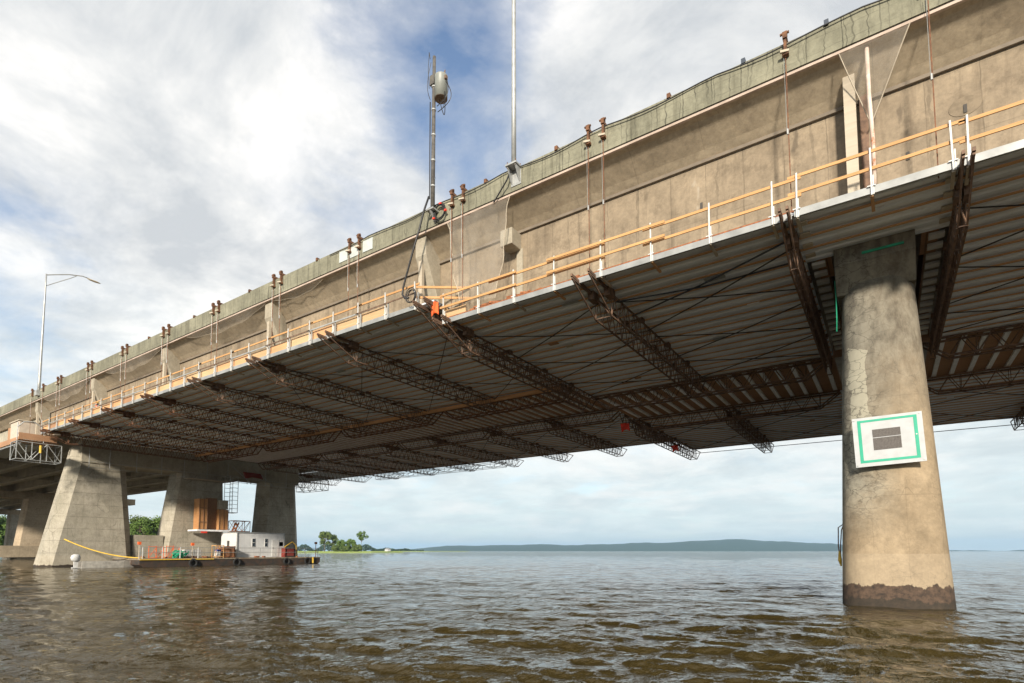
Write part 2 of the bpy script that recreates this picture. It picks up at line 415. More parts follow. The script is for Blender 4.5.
# pale veil towards the horizon (thick air)
bgv = N('ShaderNodeBackground'); bgv.inputs[0].default_value = (.63,.745,.76,1); bgv.inputs[1].default_value = .73
veil = wramp(sp.outputs[2], [(0., .92), (.10, .66), (.24, .28), (.42, 0.)])
veil = wm('MULTIPLY', veil, wm('ADD', wm('MULTIPLY', wnoise(1.8, 7, (2,5,0), .62, .3, (1,1,1)), -.85), 1.38, True), True)
mv = N('ShaderNodeMixShader'); LK(veil, mv.inputs[0]); LK(ms.outputs[0], mv.inputs[1]); LK(bgv.outputs[0], mv.inputs[2])
lowc = wramp(wnoise(2.1, 9, (9,4,0), .64, .2, (.55,.55,1)), [(.50, 0.), (.60, .55), (.70, .85)])
band = wramp(sp.outputs[2], [(.015, 0.), (.05, .55), (.20, .9), (.34, 0.)])
bgl = N('ShaderNodeBackground'); bgl.inputs[0].default_value = (.88,.86,.83,1); bgl.inputs[1].default_value = .75
ml = N('ShaderNodeMixShader'); LK(wm('MULTIPLY', lowc, band), ml.inputs[0]); LK(mv.outputs[0], ml.inputs[1]); LK(bgl.outputs[0], ml.inputs[2])
LK(ml.outputs[0], wo.inputs[0])

# ------------------------------------------------------------------ water
def make_water():
    rings = [0.6]
    while rings[-1] < 14000: rings.append(rings[-1]*1.0072 + .002)
    rings = np.array(rings, dtype=np.float64)
    c0 = math.radians(90+34.14)
    an = np.concatenate([np.linspace(c0-math.radians(58), c0+math.radians(58), 1250, endpoint=False), np.linspace(c0+math.radians(58), c0+math.radians(302), 180, endpoint=False)])
    na = len(an)
    r, a = np.meshgrid(rings, an, indexing='ij')
    X = (r*np.cos(a)); Y = (r*np.sin(a)); Z = np.zeros(X.shape, dtype=np.float32)
    near_ = rings < 420; nn = int(near_.sum())
    xs = X[:nn].astype(np.float32); ys = Y[:nn].astype(np.float32)
    cell = np.maximum(rings[:nn]*.0075, .012).astype(np.float32)[:,None]
    rg = np.random.RandomState(5)
    wind = math.radians(34.14+90-24)      # waves run slantwise to the view
    for i in range(120):
        lam = .22*(4.2/.22)**(rg.rand()**1.05)
        th = wind + rg.normal(0, .42)
        amp = .0036*lam**.60*(.5+.9*rg.rand())*(.6 if lam > 2.4 else 1.)
        k = 2*np.pi/lam; ph = rg.rand()*6.28
        att = np.clip((lam/cell-2.4)/2.5, 0, 1)
        q = np.float32(k)*(xs*np.float32(math.cos(th))+ys*np.float32(math.sin(th))) + np.float32(ph) + .9*np.sin(np.float32(.31*k)*(xs*np.float32(math.sin(th))-ys*np.float32(math.cos(th)))+np.float32(ph*2))
        Z[:nn] += amp*att*(np.sin(q) + .25*np.cos(2*q))
    # groups of stronger and weaker chop
    gr = .75 + .35*np.sin(xs*.21+1.3*np.sin(ys*.13))*np.sin(ys*.17+xs*.05)
    Z[:nn] *= gr
    Z *= np.clip(r/2.0, .2, 1)
    v = np.stack([X, Y, Z], -1).reshape(-1, 3); nr = len(rings)
    i = np.arange(nr-1)[:,None]*na; j = np.arange(na)[None,:]; j2 = (j+1) % na
    f = np.stack([i+j, i+na+j, i+na+j2, i+j2], -1).reshape(-1, 4)
    me = bpy.data.meshes.new('water'); me.vertices.add(len(v)); me.vertices.foreach_set('co', v.ravel())
    me.loops.add(f.size); me.loops.foreach_set('vertex_index', f.ravel().astype(np.int32))
    me.polygons.add(len(f)); me.polygons.foreach_set('loop_start', np.arange(0, f.size, 4, dtype=np.int32))
    me.polygons.foreach_set('use_smooth', np.ones(len(f), dtype=bool))
    me.update(calc_edges=True); me.validate()
    t = NT('brown_river_water')
    n1 = t.noise(1.6, 5, t.mapping((1.,.62,1)), rough=.6, dist=.5); n2 = t.noise(5.5, 4, t.mapping((1,.6,1),(4,4,0)), rough=.6, dist=.4); n3 = t.noise(.55, 4, t.mapping((1,.8,1),(9,1,0)), rough=.6)
    n4 = t.noise(11., 3, t.mapping((1,.65,1),(2,7,0)), rough=.6, dist=.3)
    h = t.math('ADD', t.math('ADD', t.math('MULTIPLY', n1, .85), t.math('MULTIPLY', n2, .42)), t.math('ADD', t.math('MULTIPLY', t.math('ADD', t.math('MULTIPLY', n3, 4.2), t.math('MULTIPLY', t.noise(.13, 4, t.mapping((1,.4,1),(3,3,0))), 3.)), .9), t.math('MULTIPLY', n4, .24)))
    patch = t.noise(.05, 4, t.mapping((1,.6,1)))
    t.col(t.ramp(patch, [(.3, (.034,.025,.008)), (.7, (.052,.038,.012))]))
    t.bump(h, .9, .085)
    t.b.inputs['IOR'].default_value = 1.333
    me.materials.append(t.fin(.03))
    o = bpy.data.objects.new('water', me); COL.objects.link(o); struct(o)
make_water()

# ------------------------------------------------------------------ bridge
bridge = thing('highway_bridge', 'long weathered concrete bridge deck with stained parapet crossing the brown river', 'bridge', (0, 35, 15))
S0, S1 = -40, 210
H_PT, H_PB = 15.45, 14.52
MB().prism([(17.8,H_PB+CAMZ),(17.80,H_PT+CAMZ),(18.12,H_PT+CAMZ),(18.2,H_PB+CAMZ)], -S1, -S0).build('parapet', M_par, bridge)
MB().sb(S0,S1,17.84,18.0,14.43,14.52).build('drip_groove', M_dark, bridge)
MB().sb(S0,S1,17.765,17.86,14.35,14.43).build('edge_strip', M_strip, bridge)
# deck slab with hunched soffit
MB().prism([(17.86,14.36+CAMZ),(18.03,14.31+CAMZ),(18.70,13.76+CAMZ),(18.920,13.54+CAMZ),(53.0,13.54+CAMZ),(54.3,14.35+CAMZ),(54.3,14.9+CAMZ),(18.2,14.6+CAMZ),(17.9,14.515+CAMZ)], -S1, -S0).build('deck_slab', M_soffit, bridge)
MB().sb(S0,S1,54.0,54.4,14.91,15.45).build('parapet', M_par, bridge)
w_ = MB(); w_.prism([(18.920,10.0+CAMZ),(18.920,13.535+CAMZ),(19.420,13.535+CAMZ),(19.420,10.0+CAMZ)], -15.4, -S0); w_.prism([(18.920,11.1+CAMZ),(18.920,13.535+CAMZ),(19.420,13.535+CAMZ),(19.420,11.1+CAMZ)], -67, -15.4)
w_.build('girder_web', M_web, bridge)
MB().sb(S0,67,18.820,18.910,13.38,13.49).build('conduit', M_duct, bridge)
# girders of the following spans, seen from below on the left
for i, L in enumerate([18.920, 24.2, 29.1, 34.0, 38.9, 43.8, 48.7]):
    g = MB(); lo = 11.35
    g.prism([(L,lo+CAMZ),(L+.95,lo+CAMZ),(L+.95,lo+.28+CAMZ),(L+.65,lo+.5+CAMZ),(L+.65,13.535+CAMZ),(L+.25,13.535+CAMZ),(L+.25,lo+.5+CAMZ),(L,lo+.28+CAMZ)], -S1, -67.05)
    g.build('girder', M_gird, bridge)
for s in (84, 101, 118):
    MB().sb(s-.15,s+.15,19.6,49,12.0,13.51).build('cross_beam', M_gird, bridge)
# end diaphragm brackets under the overhang
for s in (17.2, 29.2, 41.9, 54.3, 67.6):
    b = MB(); th = .66
    b.prism([(17.92,14.34+CAMZ),(17.92,13.45+CAMZ),(18.918,11.3+CAMZ),(18.918,13.56+CAMZ),(18.14,14.27+CAMZ)], -s-th/2, -s+th/2)
    b.build('bracket', M_brk, bridge, bevel=.02)
    MB().sb(s-.02,s+.20,18.0,18.16,11.0 if s>16 else 9.9,13.6).build('bracket_post', M_pale, bridge)
MB().sb(12.35,12.95,18.2,18.918,12.65,13.35).build('corbel', M_brk, bridge, bevel=.03)
MB().sb(12.25,12.55,18.860,18.917,10.1,12.7).build('pale_repair', M_brk, bridge)
# post and peeling downpipe at the near pier
MB().sb(.28,.58,18.3,18.44,10.0,13.98).build('prop_post', M_pale, bridge)
MB().sb(.0,.2,18.720,18.900,10.0,13.5).build('joint_cover', M_rustd, bridge)
t = NT('peeling_pipe'); t.col(t.ramp(t.noise(2.2,5,rough=.7), [(.42,(.66,.55,.47)),(.58,(.55,.40,.32)),(.66,(.42,.15,.05))])); M_peel = t.fin(.7)
MB().tube([P(-.05,17.95,14.33),P(-.05,18.0,12.9),P(-.09,18.06,11.6),P(-.07,18.05,10.0)], .055, 8).build('downpipe', M_peel, bridge, smooth=True)
# round and square plugs on the web
MB().loft([[ (2.22+.36*math.cos(q), 18.918-dd*.5, 12.2+CAMZ+.27*math.sin(q)) for q in [2*pi*i/24 for i in range(24)]] for dd in (0,.02)]).build('grout_plug', simple('grey_grout', (.24,.19,.13), .9, var=.3, scale=5), bridge)
for (s,h) in ((-.9,11.3),(-2.22,12.12),(4.9,11.9)):
    MB().sb(s-.04,s+.04,18.890,18.920,h-.12,h+.12).build('weep_slot', M_dark, bridge)
# pale steel plates fixed to the parapet
for (a, b) in ((22.76,22.14),(21.95,21.25),(20.98,20.28)):
    MB().sb(b,a,17.77,17.797,14.72,15.30).build('cover_plate', simple('pale_plate', (.50,.54,.52), .5, var=.12), bridge)
# black cable draped along the parapet top
pts = []; s = -6.
while s < 24:
    sag = .09*math.sin((s%4.1)/4.1*pi); pts.append(P(s, 17.72-.02*math.sin(s), 15.40-sag+.03*math.sin(s*1.7))); s += .5
MB().tube(pts, .022, 5).build('parapet_cable', M_black, bridge)
for s in (-2.6, .9, 3.2, 5.6, 8.1+1.9, 13.4, 24.6, 31, 37.5, 44):
    MB().sb(s-.06,s+.06,17.74,17.95,15.40,15.56).build('cable_clip', M_rust if s > 4 else M_blue, bridge)

# ------------------------------------------------------------------ piers
def ring(s0, s1, L0, L1, z, ch, nose=0):
    """chamfered rectangle, counterclockwise, at height z"""
    x0, x1 = -s1, -s0; c = ch
    return [(x0+c,L0,z),(x1-c,L0,z),(x1,L0+c,z),(x1,L1-c,z),(x1-c,L1,z),(x0+c,L1,z),(x0,L1-c,z),(x0,L0+c,z)]
def round_ring(s0, s1, L0, L1, z, nose):
    """rounded nose towards the boat, square tail"""
    x0, x1 = -s1, -s0; cx = (x0+x1)/2; hw = (x1-x0)/2; pts = []
    for i in range(21):
        t_ = -pi/2*1.0 + (i/20)*pi
        a = math.sin(t_); c = math.cos(t_)
        e = .62
        pts.append((cx + hw*math.copysign(abs(a)**e, a), L0 + nose*(1-abs(c)**e), z))
    pts += [(x1, L1, z), (x0, L1, z)]
    return pts
np_ = thing('near_pier', 'tapered cracked concrete pier carrying the framed sign, standing close in the water', 'bridge pier', (0, 24, 0))
rs = []
for k in range(13):
    u = k/12; z = -2.5 + (8.75+CAMZ+2.5)*u; uu = (z)/(8.75+CAMZ)
    hw = 1.39*(1-uu) + 1.0*uu
    L0 = 19.25*(1-uu) + 20.75*uu; L1 = 27.2*(1-uu)+26*uu
    rs.append(round_ring(-.10+.1*uu-hw, -.10+.1*uu+hw, L0, L1, z, 1.15))
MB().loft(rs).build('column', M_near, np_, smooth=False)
o = bpy.data.objects['column']
for p in o.data.polygons: p.use_smooth = abs(p.normal.z) < .9
c_ = MB(); c_.sb(-1.04,1.12,20.35,27,9.2,10.3)
c_.prism([(20.35,9.2+CAMZ),(20.95,8.45+CAMZ),(26.9,8.45+CAMZ),(27,9.2+CAMZ)], -1.118, 1.038); c_.build('pier_cap', M_near, np_, bevel=.03)
# second and third columns of the near pier stand in line behind the first
for (a0,a1,b0,b1) in ((31.2,36.8,30.2,37),(41.6,47,41,47.5)):
    MB().loft([ring(-1.55,1.5,b0,b1,-2.5,.35), ring(-1.15,1.1,a0,a1,10.2+CAMZ,.3)]).build('column', M_pierL, np_)
MB().sb(-1.05,1.05,27.02,47,9.7,11).build('cap_beam', M_gird, np_)
MB().bar(P(.35,20.33,9.45),P(-.75,20.33,9.45),.05,.07).build('green_strap', M_green, np_)
MB().tube([P(1.15,20.9,9.0),P(1.14,21.0,8.4),P(1.15,21.1,7.8),P(1.18,21.3,7.4)],.018,5).build('green_hose', M_green, np_)

lp = thing('left_pier', 'long pier of three tapered concrete columns beside the barge', 'bridge pier', (-69, 34, 0))
def column(parent, sc, top, bot, mat, ht=1.25, hb=1.6, zt=11.2, ch=.45):
    return MB().loft([ring(sc-hb,sc+hb,bot[0],bot[1],-2.5,ch), ring(sc-ht,sc+ht,top[0],top[1],zt+CAMZ,ch)]).build('column', mat, parent)
column(lp, 69, (21.3,25.9), (18.5,27.4), M_pierL, zt=10.6, ch=.85)
column(lp, 69, (31.3,36.5), (29.4,36.9), M_pierL, zt=9.6, ch=.35)
column(lp, 69, (41.8,47.0), (41.0,47.8), M_pierL, zt=9.6, ch=.9)
MB().sb(67.62,70.4,21.75,46.9,9.05,11.34).build('cap_beam', M_gird, lp, bevel=.04)
MB().sb(68.0,70.0,27.0,30.0,-2,1.75).build('crash_wall', M_pierL, lp); MB().sb(68.0,70.0,37.0,41.2,-2,1.75).build('crash_wall', M_pierL, lp)
fp = thing('far_pier', 'distant tan pier on a low footing, seen behind the left column', 'bridge pier', (-139, 34, 0))
for (a,b) in (((21,25.5),(18.5,27)),((36,42.5),(34.4,43)),((48.5,52.6),(48,53.8))):
    column(fp, 139, a, b, M_tanp, zt=10.6, ch=.35)
MB().sb(137.6,140.4,21.4,54.6,10.1,11.34).build('cap_beam', M_soffit, fp)
MB().sb(136.9,141.1,17.5,56,-1.2,1.0).build('footing', M_soffit, fp, bevel=.05)
fp2 = thing('farthest_pier', 'shadowed pier farthest away under the deck at the left picture edge', 'bridge pier', (-200, 34, 0))
for (a,b) in (((21,25.5),(18.5,27)),((33.2,39.5),(32.4,40)),((48.5,54),(48,54.5))):
    column(fp2, 200, a, b, M_pierL, zt=10.6, ch=.35)
MB().sb(198.6,201.4,21.4,51.5,10.0,11.34).build('cap_beam', M_soffit, fp2)

# ------------------------------------------------------------------ suspended platforms
HR, HL = 9.77, 10.82
def deck_sheet(s0, s1, L0, L1, H, mat=None, per=.40, amp=.05):
    """corrugated pans running along the bridge"""
    b = MB(); L = L0; prof = []
    while L < L1-.01:
        prof += [(L, H+amp), (L+per*.30, H+amp), (L+per*.42, H), (L+per*.88, H)]; L += per
    prof.append((min(L,L1), H+amp))
    n = 0
    for i, (l, h) in enumerate(prof):
        b.v += [(-s1, l, h+CAMZ), (-s0, l, h+CAMZ), (-s1, l, H+.12+CAMZ), (-s0, l, H+.12+CAMZ)]
    for i in range(len(prof)-1):
        a = 4*i; c = 4*(i+1)
        b.f += [(a, a+1, c+1, c), (a+2, c+2, c+3, a+3)]
    e = 4*(len(prof)-1); b.f += [(0,2,3,1),(e,e+1,e+3,e+2)]
    return b
def joist_run(parent, s0, s1, L0, L1, H, step=.8):
    L = L0
    while L < L1:
        dz_ = R.uniform(-.008,.008)
        MB().sb(s0, s1, L, L+.11, H-.028+dz_, H-.002).build('timber_joist', M_joist, parent); L += step
def warren(b, p0, p1, depth, pitch, chord=.058, web=.02, e0=0, e1=0):
    """steel joist: top chord p0-p1, bottom chord `depth` lower, zigzag webs; e0/e1 sloping ends"""
    p0 = Vector(p0); p1 = Vector(p1); d = p1-p0; Lt = d.length; d.normalize(); dn = Vector((0,0,-depth))
    b.bar(p0, p1, chord, chord)
    q0 = p0 + d*e0 + dn; q1 = p1 - d*e1 + dn
    b.bar(q0, q1, chord, chord)
    if e0: b.bar(p0, q0, chord*.8, chord*.8)
    if e1: b.bar(p1, q1, chord*.8, chord*.8)
    n = max(2, int(round((Lt-e0-e1)/pitch))); st = (Lt-e0-e1)/n
    for i in range(n):
        a = q0 + d*st*i; m = a + d*st*.5 - dn; c = a + d*st
        b.bar(a, m, 0, r=web, n=4); b.bar(m, c, 0, r=web, n=4); 
        if i % 2 == 0: b.bar(a, a - dn, 0, r=web*.8, n=4)
    return b
def twin_truss(parent, s, L0, L1, H, gap=.62, depth=.85, e0=1.9, e1=.9, tip=.0, mat=None, blk=.12):
    mat = mat or M_rustd
    tr = None
    ties = MB(); L = L0+e0; k = 0
    while L < L1-.3:
        ties.bar(P(s-gap/2,L,H), P(s+gap/2,L,H), .05, .05)
        ties.bar(P(s-gap/2,L,H), P(s+gap/2,L+.7,H), 0, r=.018, n=4)
        ties.bar(P(s-gap/2,L,H-depth), P(s+gap/2,L,H-depth), .04, .04)
        if k % 3 == 0: ties.bar(P(s-gap/2,L,H-depth), P(s+gap/2,L,H), 0, r=.02, n=4)
        L += 1.4; k += 1
    # connection block where the hanger picks the truss up
    ties.sb(s-gap/2-blk, s-gap/2+blk, L0+1.5, L0+2.0, H-.2, H+.13); ties.sb(s+gap/2-blk, s+gap/2+blk, L0+1.5, L0+2.0, H-.2, H+.13)
    for q in (4.8, 8.2, 11.2):
        if L0+q < L1: ties.sb(s-gap/2-.1, s-gap/2+.1, L0+q, L0+q+.3, H-.03, H+.13); ties.sb(s+gap/2-.1, s+gap/2+.1, L0+q, L0+q+.3, H-.03, H+.13)
    for g in (-gap/2, gap/2):
        warren(ties, P(s+g, L0, H+tip), P(s+g, L1, H), depth, .62, e0=e0, e1=e1)
    tr = ties.build('truss', mat, parent)
    for g in (-gap/2, gap/2):
        MB().bar(P(s+g, L0-.05, H+.1+tip), P(s+g, L0+1.7, H+.05), .07, .10).build('cantilever_arm', mat, tr)
    return tr
def cables(parent, s0, s1, zones, H, mat=M_black):
    for (L0, L1) in zones:
        for (a, c) in ((L0,L1),(L1,L0)):
            j = R.uniform(-.3,.3)
            mid = (P(s0,a+j,H), P((s0+s1)/2,(a+c)/2,H-.06), P(s1,c-j,H))
            MB().tube(mid, .024, 5).build('bracing_cable', mat, parent)

plR = thing('work_platform', 'near lower section of the suspended work platform with bare orange guardrails', 'work platform', (-7, 35, HR+CAMZ))
plL = thing('work_platform', 'far higher section of the suspended work platform with plywood boards under its guardrail', 'work platform', (-40, 35, HL+CAMZ))
NE = 17.55
ST1, ST2 = 31.45, 39.15
# right section decking
for (a, b) in ((-20, -1.95), (1.95, 15.45)):
    deck_sheet(a, b, NE, ST1, HR).build('decking', M_deck, plR)
    joist_run(plR, a, b, NE+.5, ST1-.2, HR)
    deck_sheet(a, b, ST2, 53.6, HR).build('decking', M_deck, plR)
    joist_run(plR, a, b, ST2+.5, 53.4, HR)
    MB().sb(a, b, ST1, ST2, HR+.10, HR+.14).build('strip_floor', M_plyo, plR)
    s = a+.3
    while s < b:
        if s > -11: MB().sb(s, s+.20, ST1+.05, ST2-.05, HR-.02, HR+.098).build('cross_bar', M_alu, plR)
        s += .78
deck_sheet(-1.94, 1.94, NE, 20.6, HR).build('decking', M_deck, plR)
joist_run(plR, -1.94, 1.94, NE+.5, 20.4, HR)
deck_sheet(-1.94, 1.94, 47.9, 53.6, HR).build('decking', M_deck, plR)
for sg in (-1, 1):
    pe = MB(); L = 20.9
    while L < 30.8:
        MB().sb(sg*1.80, sg*1.40, L, L+.30, HR-.07, HR+.03).build('pan_end', M_white, plR); L += .72
    pe = MB(); L = 17.9
    while L < 20.4:
        MB().sb(sg*1.90, sg*1.62, L, L+.22, HR-.06, HR-.015).build('pan_end', M_pale, plR); L += .72
    MB().sb(sg*1.34, sg*1.38, 20.62, 31, HR+.05, HR+1.2).build('opening_side_board', M_plyd, plR)
    MB().sb(sg*1.22, sg*1.65, 20.62, 22.4, HR+.06, HR+.11).build('opening_floor_board', M_plyo, plR)
MB().sb(-1.9,1.9,30.9,31.0,HR-.3,HR+1.1).build('opening_end_board', M_plyd, plR)
# left section decking
SLa, SLb = 16.0, 64.2
deck_sheet(SLa, SLb, NE, ST1, HL).build('decking', M_deck, plL); joist_run(plL, SLa, SLb, NE+.5, ST1-.2, HL)
deck_sheet(SLa, SLb, ST2, 53.6, HL).build('decking', M_deck, plL); joist_run(plL, SLa, SLb, ST2+.5, 53.4, HL)
deck_sheet(SLb+.02, 76.2, 48.0, 53.6, HL).build('decking', M_deck, plL)
MB().sb(SLa, SLb, ST1, ST2, HL+.10, HL+.14).build('strip_floor', M_plyo, plL)
s = SLa+.3
while s < SLb:
    MB().sb(s, s+.13, ST1+.05, ST2-.05, HL-.01, HL+.098).build('cross_bar', M_alu, plL); s += .78
# edge channels
MB().sb(-20,1.9,NE-.09,NE-.01,HR-.06,HR+.15).build('edge_channel', M_edge, plR)
MB().sb(1.97,15.45,NE-.09,NE-.01,HR-.10,HR+.10).build('edge_channel', M_edge, plR)
MB().sb(-20,15.45,NE+.0,NE+.14,HR+.155,HR+.20).build('edge_board', M_rusto, plR)
MB().sb(SLa+1.,SLb,NE-.09,NE-.01,HL-.08,HL+.12).build('edge_channel', M_edge, plL)
MB().sb(-20,15.45,53.62,53.7,HR-.06,HR+.15).build('edge_channel', M_edge, plR)
MB().sb(SLa,76.2,53.62,53.7,HL-.06,HL+.15).build('edge_channel', M_edge, plL)
# trusses
for s in (-14.8, -8.2): twin_truss(plR, s, 16.95, ST1+.3, HR-.12); twin_truss(plR, s, ST2-.2, 55.0, HR-.12, e0=.9, e1=1.2)
for s in (-2.0, 2.12): twin_truss(plR, s, 16.95, ST1+.3, HR-.12, gap=.2, blk=.07)
twin_truss(plR, 8.6, 16.95, ST1+.3, HR-.12, gap=.66); twin_truss(plR, 15.25, 16.95, ST1+.3, HR-.12, gap=.5)
for s in (8.7, 15.3): twin_truss(plR, s, ST2-.2, 55.0, HR-.12, e0=.9, e1=1.2)
for s in (68.9, 75.4): twin_truss(plL, s, 47.7, 55.0, HL-.12, e0=.9, e1=1.2)
LS = (16.35, 22.9, 29.3, 35.9, 42.4, 49.0, 55.6, 62.2)
for i, s in enumerate(LS):
    twin_truss(plL, s, 16.95, ST1+.3, HL-.12, mat=M_rust if i > 3 else None); twin_truss(plL, s, ST2-.2, 55.0, HL-.12, e0=.9, e1=1.2)
# long trusses under both edges of the centre strip
def long_truss(parent, s0, s1, L, H, n, mat):
    st = (s1-s0)/n
    for i in range(n):
        b = warren(MB(), P(s0+st*i+.1, L, H), P(s0+st*(i+1)-.1, L, H), .85, 1.0, chord=.09, e0=1.1, e1=1.1)
        b.build('long_truss', mat, parent)
for L in (ST1+.05, ST2-.05):
    for dL in (0,.55):
        sg = dL if L < 35 else -dL
        long_truss(plR, -20.5, -1.4, L+sg, HR-.06, 2, M_rustd); long_truss(plR, 2.0, 15.4, L+sg, HR-.06, 1, M_rustd)
        long_truss(plL, 16, 64, L+sg, HL-.06, 4, M_rust if L<35 else M_rustd)
MB().sb(16,64,ST1-.35,ST1-.15,HL-.30,HL-.06).build('strip_beam', M_joist, plL)
# lap plates and clamps scattered under the pans
R.seed(77)
for par, a, b, H in ((plR, 2.4, 15, HR), (plR, -9, -2.4, HR), (plL, 17, 60, HL)):
    for k in range(14 if par is plR else 30):
        s = R.uniform(a, b); L = R.choice([R.uniform(18, 30.5), R.uniform(40, 52.5)])
        MB().sb(s, s+R.uniform(.3,.9), L, L+R.uniform(.12,.3), H-.05, H-.031).build('lap_plate', R.choice([M_alu, M_plyo, M_pale, M_edge]), par)
# bracing cables
R.seed(11)
for (a, b) in ((-14.8,-8.2),(-8.2,-1.9),(2.1,8.3),(9.0,15.0)):
    cables(plR, a, b, ((19.2,22.6),(23.4,26.8),(27.4,30.6),(40.5,46),(47,53)), HR-.2)
for i in range(len(LS)-1):
    cables(plL, LS[i]+.3, LS[i+1]-.3, ((19.5,25),(26,31)), HL-.2)
    cables(plL, LS[i]+.3, LS[i+1]-.3, ((40.5,46.5),(47.5,53)), HL-.2)
MB().tube([P(2.1,18.6,HR-.1),P(5.2,19.9,HR-.18),P(8.4,21.2,HR-.12)], .03, 5).build('strap', M_blue, plR)
MB().tube([P(2.1,20.2,HR-.1),P(5.2,20.1,HR-.18),P(8.4,19.6,HR-.12)], .03, 5).build('strap', M_blue, plR)
MB().tube([P(-20,54.3,HR-.25),P(-8,54.4,HR-.45),P(15.3,54.3,HR-.3)], .03, 5).build('edge_cable', M_black, plR)
MB().tube([P(-20,53.9,HR+.2),P(-8,54.4,HR+.05),P(2,54,HR+.2),P(15.3,54.3,HR+.1)], .025, 5).build('edge_cable', M_black, plR)
# guardrails
def gpost(parent, s, H, h=1.2, L=NE-.12, stub=True, mat=M_white):
    lean = R.uniform(-.03,.03)
    b = MB(); b.bar(P(s,L,H-.12), P(s+lean,L,H+h), .042, .042)
    b.bar(P(s-.10,L-.01,H+.14), P(s+.10,L-.01,H+.14), .02, .03); b.bar(P(s-.045,L+.03,H-.1), P(s-.045,L+.03,H+.45), .03, .03)
    o_ = b.build('rail_post', mat, parent)
    if stub: MB().bar(P(s,L+.06,H-.10), P(s-.02,L+.85,H-.13), .08, .06).build('outrigger', M_joist if R.random()<.5 else M_pale, parent)
PS = [-19.5,-17.6,-15.7,-13.8,-11.9,-10,-8,-6.0,-4.0,-2.05,-1.75,.0,1.83,2.48,4.3,6.2,8.05,9.95,11.75,13.5,15.35]
for s in PS: gpost(plR, s, HR, h=1.22)
segs = [(-20,-2.2),(-2.6,-.0+2.05),(1.65,6.4),(5.6,10.3),(8.0,13.9),(11.6,15.5)]
def rails(parent, a, b, H, L=NE-.06, j=0.):
    for hh in (1.08,.58):
        MB().bar(P(a,L,H+hh+j+R.uniform(-.02,.02)), P(b,L,H+hh+j+R.uniform(-.02,.02)), .04, .085).build('guardrail', M_rail, parent)
rails(plR,-20,-8.2,HR,j=.03); rails(plR,-8.6,-1.9,HR,j=0.03); rails(plR,-2.1,2.05,HR,j=.07); rails(plR,1.7,6.5,HR); rails(plR,5.7,10.2,HR,L=NE-.2); rails(plR,7.9,13.0,HR); rails(plR,11.6,15.5,HR,L=NE-.18)
# end guard from the high section inwards
for hh in (1.0,.52):
    MB().bar(P(17.05,17.5,HL+hh-.05), P(14.95,19.0,HL+hh-.05), .05, .10).build('end_guardrail', M_rail, plL)
s = 17.05; LP = []
while s < 64.3: LP.append(s); s += 1.88
for s in LP: gpost(plL, s, HL, h=1.18); MB().bar(P(s-.22,NE-.14,HL-.1),P(s-.22,NE-.14,HL+.62),.05,.05).build('board_post', M_galv, plL)
for i in range(0, len(LP)-1, 2):
    a = LP[i]; b = LP[min(i+2,len(LP)-1)]
    MB().bar(P(a-.2,NE-.05,HL+1.05+R.uniform(-.02,.02)), P(b+.2,NE-.05,HL+1.05+R.uniform(-.02,.02)), .04, .085).build('guardrail', M_rail, plL)
    MB().bar(P(a-.1,NE-.18,HL+.60+R.uniform(-.02,.02)), P(b+.1,NE-.18,HL+.60+R.uniform(-.02,.02)), .03, .06).build('guardrail', M_galv if i%4 else M_rustd, plL)
R.seed(3)
for i in range(len(LP)-1):
    if i == 0: continue
    m = R.choice([M_ply, M_ply, M_plyo, M_joist])
    MB().sb(LP[i]+.02, LP[i+1]-.02, NE-.02, NE+.0, HL+.08, HL+.60+R.uniform(-.05,.04)).build('toe_board', m, plL)

# debris and dust heaps lying on the near section
db = MB()
for i in range(60):
    s = R.choice([R.uniform(8.8,14.8), R.uniform(10.8,14.5)]); L = R.uniform(17.7,18.5)
    db.cbox(P(s,L,HR+.22+R.uniform(0,.14)), (R.uniform(.2,.9),R.uniform(.06,.2),R.uniform(.04,.1)), R.uniform(-.5,.5), R.uniform(-.2,.2), R.uniform(-.1,.1))
for i in range(25):
    db.cbox(P(R.uniform(-9,-3.4),R.uniform(17.7,18.2),HR+.25+R.uniform(0,.1)), (R.uniform(.3,1.1),R.uniform(.06,.2),R.uniform(.05,.1)), R.uniform(-.4,.4))
o = db.build('scrap_timber', M_rusto, None); o['kind'] = 'stuff'; o['label'] = 'rusty scrap timber strewn along the platform edge'; o['category'] = 'debris'

